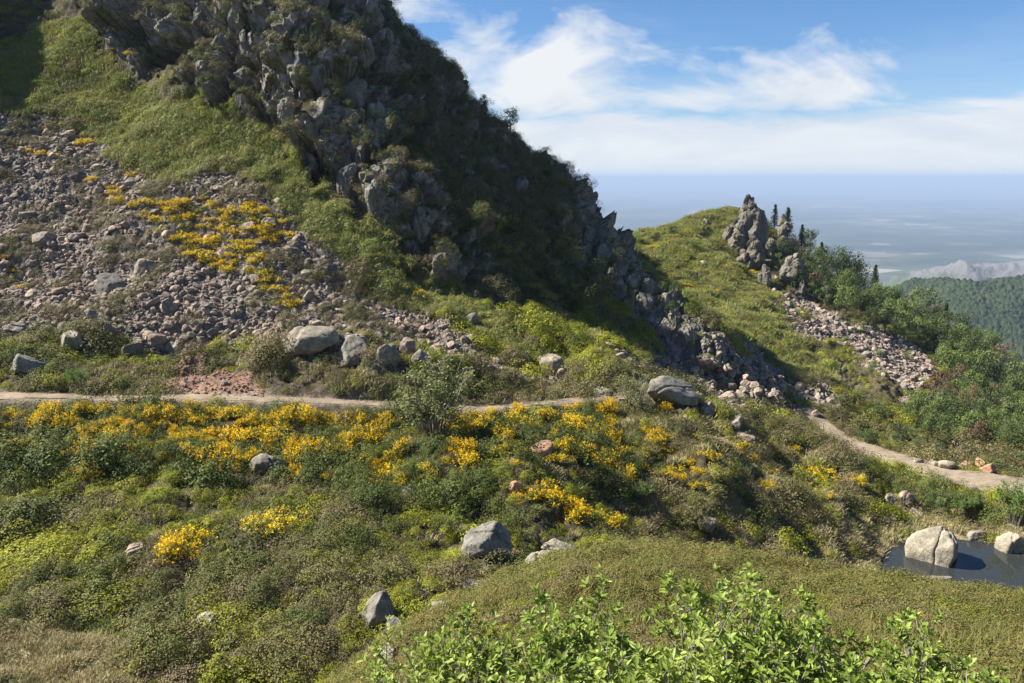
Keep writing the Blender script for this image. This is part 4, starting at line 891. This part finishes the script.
for (px, b, h_, k, lab) in [(434,442,102,0,'pale scrub birch of many thin stems standing across the path'),(636,412,52,1,'thin see-through scrub birch at the bend of the path'),(690,352,18,1,'small scrub birch high on the slope left of the screes')]:
    p, n, dep = ground(px, b); H = h_*dep/F; o = bpy.data.objects.new('scrub_birch', None); COL.objects.link(o); o.location = p; o.scale = (H*1.35, H*1.35, H); put('stems', BM[k][0], parent=o); put('leaves', BM[k][1], parent=o); reg(o, px, b, lab, 'shrub')
# ---- fresh green willow bushes
WM = [birch_meshes(150+i, 30, 3600, .026, .42) for i in range(2)]
for me in WM: me[1].materials[0] = m_leaf('willow_leaf', [(0.1, (0.12, 0.18, 0.032)), (0.5, (0.16, 0.24, 0.045)), (0.9, (0.22, 0.29, 0.07))], .35)
for k, (px, b, h_, wd, lab) in enumerate([(80,390,30,1.3,'bright green bush on the heath shelf at the left'),(934,514,30,1.3,'green bush between the pond and the lower path, on the left'),(958,516,30,1.3,'green bush between the pond and the lower path, in the middle'),(975,510,24,1.2,'yellowish green bush at the right of the bushes above the pond'),
        (1014,528,62,.9,'tall green bush at the right edge of the scene above the pond'),(1040,520,60,.9,'tall green bush cut by the right edge'),(640,500,22,1.9,'spreading green shrub on the slope above the knoll'),(870,442,16,1.6,'green shrub above the lower path on the left'),(995,470,14,1.6,'green shrub right of the orange rubble')]):
    p, n, dep = ground(px, b); H = h_*dep/F; o = bpy.data.objects.new('willow_bush', None); COL.objects.link(o); o.location = p; o.scale = (H*wd, H*wd, H); o.rotation_euler = (0, 0, k*1.3); put('stems', WM[k % 2][0], parent=o); put('leaves', WM[k % 2][1], parent=o); reg(o, px, b, lab, 'bush')
# ---- big heather bushes of the hollow
HB = [clump('heather_bush', M_HEATH, 3800, .040, 1.0, .55, 16) for _ in range(3)]+[clump('bilberry_bush', M_BILB, 3200, .045, 1.0, .45, 14) for _ in range(2)]
for (px, py, wpx, k, lab) in [(155,626,92,0,'biggest grey-brown heather bush low in the left hollow'),(50,596,70,1,'brown heather bush left of the biggest heather bush'),(290,640,90,2,'brown heather bush right of the squarish pale stone'),(330,560,80,0,'dark heather bush in the middle of the hollow'),(190,664,64,1,'reddish heather bush at the bottom of the hollow'),
        (40,500,80,1,'brown heather bush high in the left heath'),(235,570,70,2,'brown heather between the two flowering gorse bushes and the hollow bottom'),(110,500,70,0,'rounded heather bush above the flat brownish slab'),(16,684,26,2,'grey heather bush in the left bottom corner'),
        (100,580,80,3,'yellow-green bilberry bush left of the round gorse'),(230,600,70,4,'yellow-green bilberry bush above the squarish pale stone'),(30,540,80,4,'bright bilberry bush at the left side of the hollow'),(300,500,60,3,'bilberry bush below the wedge-shaped boulder'),(410,560,80,1,'brown heather bush left of the large pale boulder'),(420,640,60,2,'brown heather beside the dark rounded boulder'),(340,520,70,1,'dark heather on the slope right of the flowering gorse')]:
    p, n, dep = ground(px, py+wpx*.22); W = wpx*dep/F/1.25; o = put('heather_bush' if k < 3 else 'bilberry_bush', HB[k], (p[0], p[1], p[2]-.08*W)); o.scale = (W, W*.85, W*R_.uniform(.65, .85)); o.rotation_euler = (0, 0, R_.uniform(0, 6.28)); reg(o, px, py, lab, 'bush')
# ---- leafy shrubs right before the camera
def leaf_mesh_into(acc, base, d, up, L_, wd, tint):
    """one pointed leaf folded along its midrib: 8 quads"""
    s = np.cross(d, up); s /= max(np.linalg.norm(s), 1e-6); u = np.cross(s, d); prof = [(0, .10), (.3, .85), (.62, 1.0), (.88, .5), (1.0, .04)]; v = []
    for t, wv in prof:
        c = base+d*L_*t+u*L_*(.16*t*t*-1+.06*t); v += [c-s*wd*.5*wv+u*wd*.16*wv, c, c+s*wd*.5*wv+u*wd*.16*wv]
    ii = np.arange(15).reshape(5, 3); f = np.stack([ii[:-1, :-1], ii[:-1, 1:], ii[1:, 1:], ii[1:, :-1]], -1).reshape(-1, 4); acc.add(v, f, tint)
def shrub(px, Yd, top, wid, label, seed, nst=8, dens=1.0):
    r_ = np.random.default_rng(seed); x = (px-512)/F*Yd*.92; z0 = float(base_h(np.array([x]), np.array([Yd]))[0]); zt = P(px, top, Yd)[2]; H = max(.35, zt-z0)
    S, Lf = Acc(), Acc()
    def twig(p, d, ln, r, lev):
        n = 5; pts = [p]
        for k in range(n): d = unit(d+r_.normal(0, .13, 3)+np.array([0, 0, .06])); pts.append(pts[-1]+d*ln/n)
        tube(S, pts, r, r*.45, 5); tipd = d
        if lev < 2:
            for k in range(int(r_.integers(2, 5))):
                t = r_.uniform(.35, .95); i = min(int(t*n), n-1); q = pts[i]+(pts[i+1]-pts[i])*(t*n-i); twig(q, unit(tipd*.7+rdirs(1)[0]*.75+np.array([0, 0, .45])), ln*r_.uniform(.32, .55), r*.5, lev+1)
        # leaves: whorl at the tip and alternate along the outer part
        nl = int(r_.integers(5, 9)*dens); a0 = r_.uniform(0, 6.28)
        for k in range(nl+(5 if lev else 2)):
            if k < nl: q = pts[-1]; el = r_.uniform(.35, 1.0)
            else: t = r_.uniform(.55, .98); i = min(int(t*n), n-1); q = pts[i]+(pts[i+1]-pts[i])*(t*n-i); el = r_.uniform(.1, .7)
            a = a0+k*2.4+r_.normal(0, .3); side = unit(np.cross(tipd, [math.cos(a), math.sin(a), .1])); dd = unit(side*math.cos(el)+tipd*math.sin(el)+np.array([0, 0, .15])); leaf_mesh_into(Lf, q, dd, unit(np.array([0, 0, 1.0])+r_.normal(0, .35, 3)), r_.uniform(.034, .072), r_.uniform(.016, .029), float(np.clip(r_.normal(.5, .22), 0, 1)))
    for k in range(nst):
        a = r_.uniform(0, 6.28); sp = r_.uniform(.0, .9); b = np.array([math.cos(a), math.sin(a), 0])*r_.uniform(0, .15)*wid
        tw = np.array([math.cos(a)*wid*sp*.5, math.sin(a)*wid*sp*.5, H*r_.uniform(.6, 1.0)*(1-.25*sp)]); L_ = np.linalg.norm(tw-b)
        twig(b-np.array([0, 0, .1]), unit(tw-b), L_*.98, .010, 0)
    o = bpy.data.objects.new('leafy_shrub', None); COL.objects.link(o); o.location = (x, Yd, z0); o.empty_display_size = .2
    put('stems', S.mesh('stems', M_TWIG), parent=o); put('leaves', Lf.mesh('leaves', M_FRESH, True), parent=o); reg(o, px, top, label, 'shrub', 'leafy shrubs in the foreground')
SHR = [(352,6.2,628,.4,'single leafy sprig leftmost of the foreground shrubs',4,1.0),(372,5.6,655,.7,'low leafy shrub at the bottom left of the foreground',6,1.0),(440,5.6,612,.9,'leafy shrub standing apart left of the main foreground thicket',9,1.0),(505,5.4,648,.6,'short leafy shrub in the gap left of the main thicket',6,1.0),
       (575,5.0,609,1.1,'leafy shrub forming the left part of the main foreground thicket',12,1.0),(622,5.3,583,.7,'tall thin leafy shoot rising from the left of the main thicket',5,1.0),(665,4.7,615,1.1,'leafy shrub in the middle of the main foreground thicket',12,1.0),(740,4.8,597,1.1,'full leafy shrub right of the middle of the main thicket',13,1.0),
       (805,5.1,580,1.0,'tallest leafy shrub with a bare grey stem, below the pond',11,1.0),(860,4.6,629,1.1,'leafy shrub right below the yellow gorse of the knoll',11,1.0),(880,5.6,607,.5,'thin leafy shoot left of the yellow gorse of the knoll',4,1.0),(930,4.7,643,1.1,'low leafy shrub in the right part of the foreground',12,1.0),(1000,4.8,633,1.2,'leafy shrub in the bottom right corner',13,1.0),(700,4.0,648,1.1,'lowest leafy shrub in front of the main thicket',11,1.0),(600,4.1,653,1.0,'low leafy shrub in front of the left part of the thicket',10,1.0),(800,4.1,651,1.1,'low leafy shrub in front of the tallest shrub',11,1.0),(1040,4.6,641,1.1,'leafy shrub cut off by the right edge in the bottom corner',11,1.0),(960,4.0,658,1.1,'low leafy shrub in front of the bottom right shrubs',10,1.0),(500,4.4,675,.8,'lowest leafy sprigs left of the main thicket',7,1.0)]
for k, (px, Yd, top, wd, lab, nst, dn) in enumerate(SHR): shrub(px, Yd, top, wd, lab, 170+k, nst, dn)
# ------------------------------------------------------------------ scattering ground cover
PROTO = bpy.data.collections.new('cover_kinds')          # never linked to the scene
def protocol(name, meshes):
    c = bpy.data.collections.new(name)
    for i, me in enumerate(meshes):
        o = bpy.data.objects.new(f'{name}_{i:02d}', me); c.objects.link(o)
    return c
def eulers(n, yaw, lean=0.6):
    z = unit(n*lean+np.array([0, 0, 1-lean])); x = np.stack([np.cos(yaw), np.sin(yaw), np.zeros(len(yaw))], 1); x = unit(x-z*(x*z).sum(1, keepdims=True)); y = np.cross(z, x)
    return np.stack([np.arctan2(y[:, 2], z[:, 2]), np.arcsin(np.clip(-x[:, 2], -1, 1)), np.arctan2(x[:, 1], x[:, 0])], 1)
def keepout(pts, scale):
    """which cover plants would stand inside or right before a thing built by itself"""
    bad = np.zeros(len(pts), bool)
    for x, y, r in CLEAR:
        d2 = (pts[:, 0]-x)**2+(pts[:, 1]-y+.35*r)**2; bad |= d2 < (r+.18*scale)**2
    return ~bad
def scatter(name, label, pts, nrm, scale, coll, nkinds, lean=.6, tilt=None, clear=True):
    if clear:
        k_ = keepout(pts, np.asarray(scale)); pts, nrm, scale = pts[k_], nrm[k_], np.asarray(scale)[k_]
    n = len(pts); me = bpy.data.meshes.new(name); me.vertices.add(n); me.vertices.foreach_set('co', pts.astype(np.float32).ravel())
    e = eulers(nrm, rng.uniform(0, 6.28, n), lean)
    if tilt: e = e+rng.normal(0, tilt, e.shape)
    a = me.attributes.new('turn', 'FLOAT_VECTOR', 'POINT'); a.data.foreach_set('vector', e.astype(np.float32).ravel())
    a = me.attributes.new('grow', 'FLOAT_VECTOR', 'POINT'); s = np.asarray(scale); s = np.repeat(s[:, None], 3, 1) if s.ndim == 1 else s; a.data.foreach_set('vector', s.astype(np.float32).ravel())
    a = me.attributes.new('pick', 'INT', 'POINT'); a.data.foreach_set('value', rng.integers(0, nkinds, n).astype(np.int32))
    me.update(); o = put(name, me); tag(o, label, kind='stuff')
    ng = bpy.data.node_groups.new(name+'_spread', 'GeometryNodeTree'); ng.interface.new_socket('Geometry', in_out='INPUT', socket_type='NodeSocketGeometry'); ng.interface.new_socket('Geometry', in_out='OUTPUT', socket_type='NodeSocketGeometry')
    N_ = ng.nodes; gi_, go = N_.new('NodeGroupInput'), N_.new('NodeGroupOutput'); ip = N_.new('GeometryNodeInstanceOnPoints'); ci = N_.new('GeometryNodeCollectionInfo')
    ci.inputs['Collection'].default_value = coll; ci.inputs['Separate Children'].default_value = True; ci.inputs['Reset Children'].default_value = True
    def attr(nm, ty):
        q = N_.new('GeometryNodeInputNamedAttribute'); q.data_type = ty; q.inputs['Name'].default_value = nm; return q.outputs['Attribute']
    L = ng.links.new; L(gi_.outputs[0], ip.inputs['Points']); L(ci.outputs[0], ip.inputs['Instance']); ip.inputs['Pick Instance'].default_value = True
    L(attr('pick', 'INT'), ip.inputs['Instance Index']); L(attr('turn', 'FLOAT_VECTOR'), ip.inputs['Rotation']); L(attr('grow', 'FLOAT_VECTOR'), ip.inputs['Scale']); L(ip.outputs[0], go.inputs[0])
    md = o.modifiers.new('spread', 'NODES'); md.node_group = ng; return o
V3 = np.stack([X, Y, Z], -1)
du = np.linalg.norm(np.gradient(V3, axis=1), axis=-1); dvv = np.linalg.norm(np.gradient(V3, axis=0), axis=-1); AREA = du*dvv
_px = np.nan_to_num(VPX, nan=-999); _py = np.nan_to_num(VPY, nan=-999); _dp = np.nan_to_num(VDEP, nan=0)
_iz = np.clip(_py+40, 0, 762).astype(int), np.clip(_px+40, 0, 1103).astype(int)
inview = (_px > -40) & (_px < 1064) & (_py > -40) & (_py < 722)
VIS = np.where(inview & (_dp < ZB[_iz]*1.02+1.0), 1.0, np.where((_px > -160) & (_px < 1180) & (_py > -200) & (_py < 850) & (_dp > 1), 0.22, 0.0))
pathy = np.interp(X, PATHL[0][:, 0], PATHL[0][:, 1]); pathy = np.where(X > 12, np.interp(X, PATHL[1][:, 0], PATHL[1][::1, 1]) if PATHL[1][0, 0] < PATHL[1][-1, 0] else np.interp(X, PATHL[1][::-1, 0], PATHL[1][::-1, 1]), pathy)
OPEN = sstep(pw*0.95, pw*1.35, pd)*(1-.97*((pd < pw+np.where(X > 12, 3.6, 0.7)) & (Y < pathy)))*sstep(0.1, .9, pondd)
def sample(weight, n):
    p = (np.maximum(weight, 0)*AREA*VIS).ravel(); p = p/p.sum(); c = np.cumsum(p); i = np.searchsorted(c, rng.random(n)); i = np.unique(np.clip(i, 0, p.size-1))
    pts = V3.reshape(-1, 3)[i].copy(); return pts, N0.reshape(-1, 3)[i], i
ht = fbm(X*0.22, Y*0.22, o=4, s=150); ht2 = fbm(X*0.09+5, Y*0.09, o=3, s=155); ht3 = fbm(X*0.5, Y*0.5, o=3, s=158)
hilly = np.clip(1-np.maximum.reduce([Zscree*1.3, Zscree2*1.3, Zred, Zstraw*(Y < 40)*1.4, Zgreen, Zmead*.8, Zstraw*.9, Zknoll])-Zcliff*1.0, 0, 1)*OPEN
flatveg = sstep(.45, .75, N0[..., 2])
heath_protos = [clump('heather', M_HEATH, 760, .072, .9, rng.uniform(.5, .85), 8) for _ in range(5)]
bil_protos = [clump('bilberry', M_BILB, 640, .080, .95, rng.uniform(.4, .65), 8) for _ in range(4)]
scrub_protos = [clump('scrub', M_DGREEN, 800, .08, .9, rng.uniform(.7, 1.1), 8) for _ in range(4)]
CH, CB, CS = protocol('heather', heath_protos), protocol('bilberry', bil_protos), protocol('scrub', scrub_protos)
near = (Y < 118)*1.0
front = sstep(64, 56, Y)*(1-Zknoll)
notband = 1-0.93*Zred-Zbank*.85
# heather and bilberry on the near heath
pts, nn_, i_ = sample(hilly*(ht2*0.8+ht*.5 > -.12)*near*notband*(Zdark < .5)*(.12+1.0*(ht3 > -.05)), 3700)
scatter('heather', 'brown and olive heather cushions over the heath', pts, nn_, np.exp(rng.normal(-.1, .42, len(pts)))*np.clip(pts[:, 1]/70, .7, 1.25), CH, 5)
wb = hilly*near*notband*(Zdark < .5)*np.clip(0.25+1.0*(ht2*0.8+ht*.5 < .05)+0.6*front, 0, 2)
pts, nn_, i_ = sample(wb*(.12+1.0*(ht3 < .05)+.8*front*(ht < 0)), 3700)
scatter('bilberry', 'bright green bilberry mats between the heather', pts, nn_, np.exp(rng.normal(-.15, .4, len(pts)))*np.clip(pts[:, 1]/70, .7, 1.25), CB, 4)
gband = zone([(-60,402),(600,405),(640,430),(660,470),(620,490),(560,480),(480,500),(380,520),(300,480),(180,485),(-60,470)], 40, 75)
pts, nn_, i_ = sample(OPEN*(gband*1.0+near*hilly*.14*(ht > .1)+Zdark*near*.1+Zbank*.25)*notband*(1-.6*((X > 9) & (X < 36) & (Y < 85))), 2600)
scatter('scrub', 'dark green scrub on the bank below the path', pts, nn_, np.exp(rng.normal(-.05, .38, len(pts))), CS, 4)
# plants on cliffs and the shaded face
pts, nn_, i_ = sample((Zcliff*.5*(X < 8)*sstep(.42, .68, N0[..., 2])+Zdark*(1-rk)*(1-rk)*.8+(Y < 150)*hilly*Zdark)*(Y < 200), 3900)
scatter('cliff_heath', 'heath growing on ledges of the crags', pts, nn_, rng.uniform(.7, 1.8, len(pts)), CH, 5)
pts, nn_, i_ = sample((Zcliff*.36*(X < 8)*sstep(.42, .68, N0[..., 2])+Zdark*.35*(1-rk))*(Y < 200), 900)
scatter('ledge_scrub', 'green scrub growing on ledges of the crags', pts, nn_, rng.uniform(.7, 1.6, len(pts)), CS, 4)
pts, nn_, i_ = sample(Zscree*(Y < 140)*np.clip((ht2 > .28)*1.2+(ht > .5)*.8, 0, 1.4)*(_px < 420), 650)
scatter('scree_heath', 'patches of heath growing in the scree', pts, nn_, rng.uniform(.6, 1.5, len(pts)), CH, 5)
# the far ridge
farw = (Y > 112)*OPEN*np.clip(1-Zscree-Zscree2-Zcliff-Zdark, 0, 1)
pts, nn_, i_ = sample(farw*(.5+.8*(ht2 > 0)), 5200)
scatter('ridge_heath', 'low heath covering the far ridge', pts, nn_, rng.uniform(.9, 2.2, len(pts)), CH, 5)
pts, nn_, i_ = sample(farw*(.4+Zmead+.5*(ht2 < 0)), 3600)
scatter('ridge_bilberry', 'green mats covering the far ridge', pts, nn_, rng.uniform(.9, 2.0, len(pts)), CB, 4)
# grass
gr_protos = [tuft('grass', M_GRASS, 150, .42, .035, .30) for _ in range(4)]; st_protos = [tuft('straw', M_STRAW, 170, .36, .03, .26) for _ in range(3)]
CG, CST = protocol('grass', gr_protos), protocol('straw', st_protos)
pts, nn_, i_ = sample(OPEN*(Zgreen*1.2+hilly*near*.35+(Zmead)*.8*(Y < 250)), 9000)
scatter('grass', 'coarse grass on the green slope', pts, nn_, rng.uniform(.8, 1.7, len(pts))*np.clip(pts[:, 1]/90, .7, 1.6), CG, 4)
gclump = [clump('fern', M_GRASS, 420, .10, 1.0, .4, 8) for _ in range(3)]; CF = protocol('fern', gclump)
pts, nn_, i_ = sample(OPEN*Zgreen*(.6+.6*(ht > 0)), 2600)
scatter('low_greenery', 'low greenery on the slope under the crags', pts, nn_, rng.uniform(.6, 1.5, len(pts)), CF, 3)
pts, nn_, i_ = sample(OPEN*(Zstraw*1.0+hilly*(Y < 75)*.06+hilly*((X > 9) & (X < 36) & (Y > 40) & (Y < 80))*.3), 3000)
scatter('straw_grass', 'pale dry grass at the hollow and the pond edge', pts, nn_, rng.uniform(.7, 1.5, len(pts))*np.clip(pts[:, 1]/55, .7, 1.3), CST, 3)
# the near knoll: finer plants
kc = [clump('knoll_plant', M_KNOLL, 420, .036, .42, rng.uniform(.2, .32), 8) for _ in range(4)]; kt = [tuft('knoll_grass', M_KNOLL, 110, .24, .012, .13) for _ in range(3)]
CK, CKT = protocol('knoll_plant', kc), protocol('knoll_grass', kt)
kw = Zknoll*OPEN*(Y > 5)*(1/np.clip(Y, 6, 30))
pts, nn_, i_ = sample(kw, 8500)
scatter('knoll_plants', 'low olive and green plants on the near knoll', pts, nn_, rng.uniform(.55, 1.25, len(pts))*np.clip(pts[:, 1]/17, .6, 1.3), CK, 4)
pts, nn_, i_ = sample(kw*(.25+1.0*(ht3+ht > .35)), 1500)
scatter('knoll_grass', 'thin grass on the near knoll', pts, nn_, rng.uniform(.7, 1.4, len(pts)), CKT, 3)
hp = zone([(360,600),(1100,540),(1100,720),(360,720)], 5, 27)*Zknoll
pts, nn_, i_ = sample(hp*(Y > 8)*(ht3+.6*ht > .1)/np.clip(Y, 6, 30), 900)
scatter('knoll_heath', 'brown heath cushions on the near knoll', pts, nn_, rng.uniform(.14, .42, len(pts)), CH, 5)
pts, nn_, i_ = sample(hp*(Y > 8)*(ht3-.6*ht > .05)/np.clip(Y, 6, 30), 900)
scatter('knoll_bilberry', 'bright bilberry cushions on the near knoll', pts, nn_, rng.uniform(.12, .36, len(pts)), CB, 4)
# stones of the screes
sp_ = [rock('scree_stone', M_SCREE, 500+i, 2, (1, rng.uniform(.6, .95), rng.uniform(.35, .7)), 11, True, .06) for i in range(8)]
CSC = protocol('scree_stone', sp_)
def stones(w, n, lo, hi, pw_=2.2): 
    pts, nn_, i_ = sample(w, n); s = lo*(1-rng.random(len(pts))*(1-(lo/hi)**pw_))**(-1/pw_); s = np.minimum(s, hi)
    return pts+nn_*(s*.12)[:, None], nn_, s
p1, n1_, s1 = stones(Zscree*(.6+.4*(ht > -.35))*(1-.5*(ht2 > .45)), 42000, .12, 1.3, 1.45)
p2, n2_, s2 = stones(Zscree2, 5200, .40, 1.9, 1.9)
p3, n3_, s3 = stones(OPEN*(near*hilly*.02+Zred*.5+Zbank*.25+Zcliff*.10), 2200, .18, .9)
scatter('scree_stones', 'loose angular stones covering the scree slopes', np.concatenate([p1, p2, p3]), np.concatenate([n1_, n2_, n3_]), np.concatenate([s1, s2, s3]), CSC, 8, .8, .35, False)
pe, ne_, se = stones((Zred*1.0+.0*X), 420, .12, .5); CO = protocol('red_stone', [rock('red_stone', M_ORANGE, 540+i, 2, (1, .8, .6), 11, True, .06) for i in range(3)])
scatter('red_rubble', 'reddish rubble spilling from the cut above the path', pe, ne_, se, CO, 3, .8, .35, False)
pg, ng_, sg = stones((pd < 2.2*pw)*(pd > .2*pw)*1.0, 900, .05, .22)
scatter('path_gravel', 'small stones along the gravel path', pg, ng_, sg, CSC, 8, .8, .3)
# ------------------------------------------------------------------ labels for the many: look, then what they lie beside
LM = {'scree1': [('the large grey boulder of the left scree',110,279),('the broom patch',215,225),('the biggest boulder at the scree foot',307,338),('the blue-grey boulder high on the scree',41,237),('the green slope edge',150,175),('the wide pale slab',68,337),('the scree\'s right tip',480,358),('the lowest broom',290,300),('the rounded boulder low on the scree',168,305)],
      'scree2': [('the broad ridge crag',790,270),('the ridge wood edge',925,360),('the long flat boulder',690,385),('the lower path',815,418),('the scree shrubs',880,362),('the mountain toe',740,365)],
      'band': [('the wedge-shaped boulder',268,467),('the pale scrub birch',434,420),('the pinkish orange rock',541,449),('the path\'s bend',620,400),('the left path edge',60,404),('the lone small gorse',88,472),('the dark shaded rock',408,497),('the red cut above the path',215,400),('the long flat boulder',672,410),('the brown bank rock',167,447)],
      'spur': [('the spur crest',745,445),('the lower path',815,430),('the leaning blue-grey rock',706,521),('the wide gorse of the spur',815,470),('the thin tilted slab',790,462),('the path end',640,425)],
      'broom': [('the broom patch top',130,192),('the broom patch middle',215,225),('the lowest broom',290,300),('the left scree edge',20,270),('the shaded left corner',45,130)],
      'slope': [('the lone green-slope boulder',472,317),('the crag foot',430,262),('the path bend',600,390),('the upper crags',250,60)],
      'ridge': [('the rock tower',749,236),('the left end of the ridge',650,245),('the yellow meadow middle',700,275),('the right hand scree',850,350),('the orange rubble',960,462)],
      'wood': [('the tallest conifer',791,232),('the mid-skyline conifer',905,310),('the right hand scree',900,370),('the orange rubble',960,462),('the upper wood edge',850,290),('the wood\'s right skyline',1000,345),('the middle of the wood',950,380),('the foot of the wood',1000,440),('the scree shrubs',870,350),('the lower path',880,450)],
      'crag': [('the broken upper crags',330,60),('the dark gully',450,200),('the green slope',250,110),('the mountain toe',690,340),('the crag foot',420,260),('the ridge skyline of the mountain',610,235),('the top left corner of the mountain',150,20)]}
bpy.context.view_layer.update()
todo = {}
for o in THINGS:
    if '_d' not in o.keys(): continue
    d, z = o['_d'][0], o['_d'][1]; del o['_d']
    wp = o.matrix_world.translation; qx, qy, _ = proj(np.array([wp.x]), np.array([wp.y]), np.array([wp.z])); qx, qy = float(qx[0]), float(qy[0])
    nm, lx, ly = min(LM[z], key=lambda t: (t[1]-qx)**2+(1.4*(t[2]-qy))**2); ddx, ddy = qx-lx, qy-ly
    rel = ('right of ' if ddx > 0 else 'left of ') if abs(ddx) > abs(ddy)*1.1 else ('below ' if ddy > 0 else 'above ')
    todo.setdefault((d, rel+nm), []).append((math.hypot(ddx, ddy), o))
ORD = ['nearest', 'second nearest', 'third nearest', 'fourth nearest', 'fifth nearest', 'sixth nearest', 'seventh nearest', 'eighth nearest', 'ninth nearest', 'tenth nearest', 'eleventh nearest', 'twelfth nearest']
for (d, rel), L_ in todo.items():
    L_.sort(key=lambda t: t[0])
    for k, (_, o) in enumerate(L_):
        o['label'] = f'{d} {rel}' if len(L_) == 1 else f'{d} {rel}, {ORD[min(k, 11)]}' if k < 12 else f'{d} {rel}, farthest away'
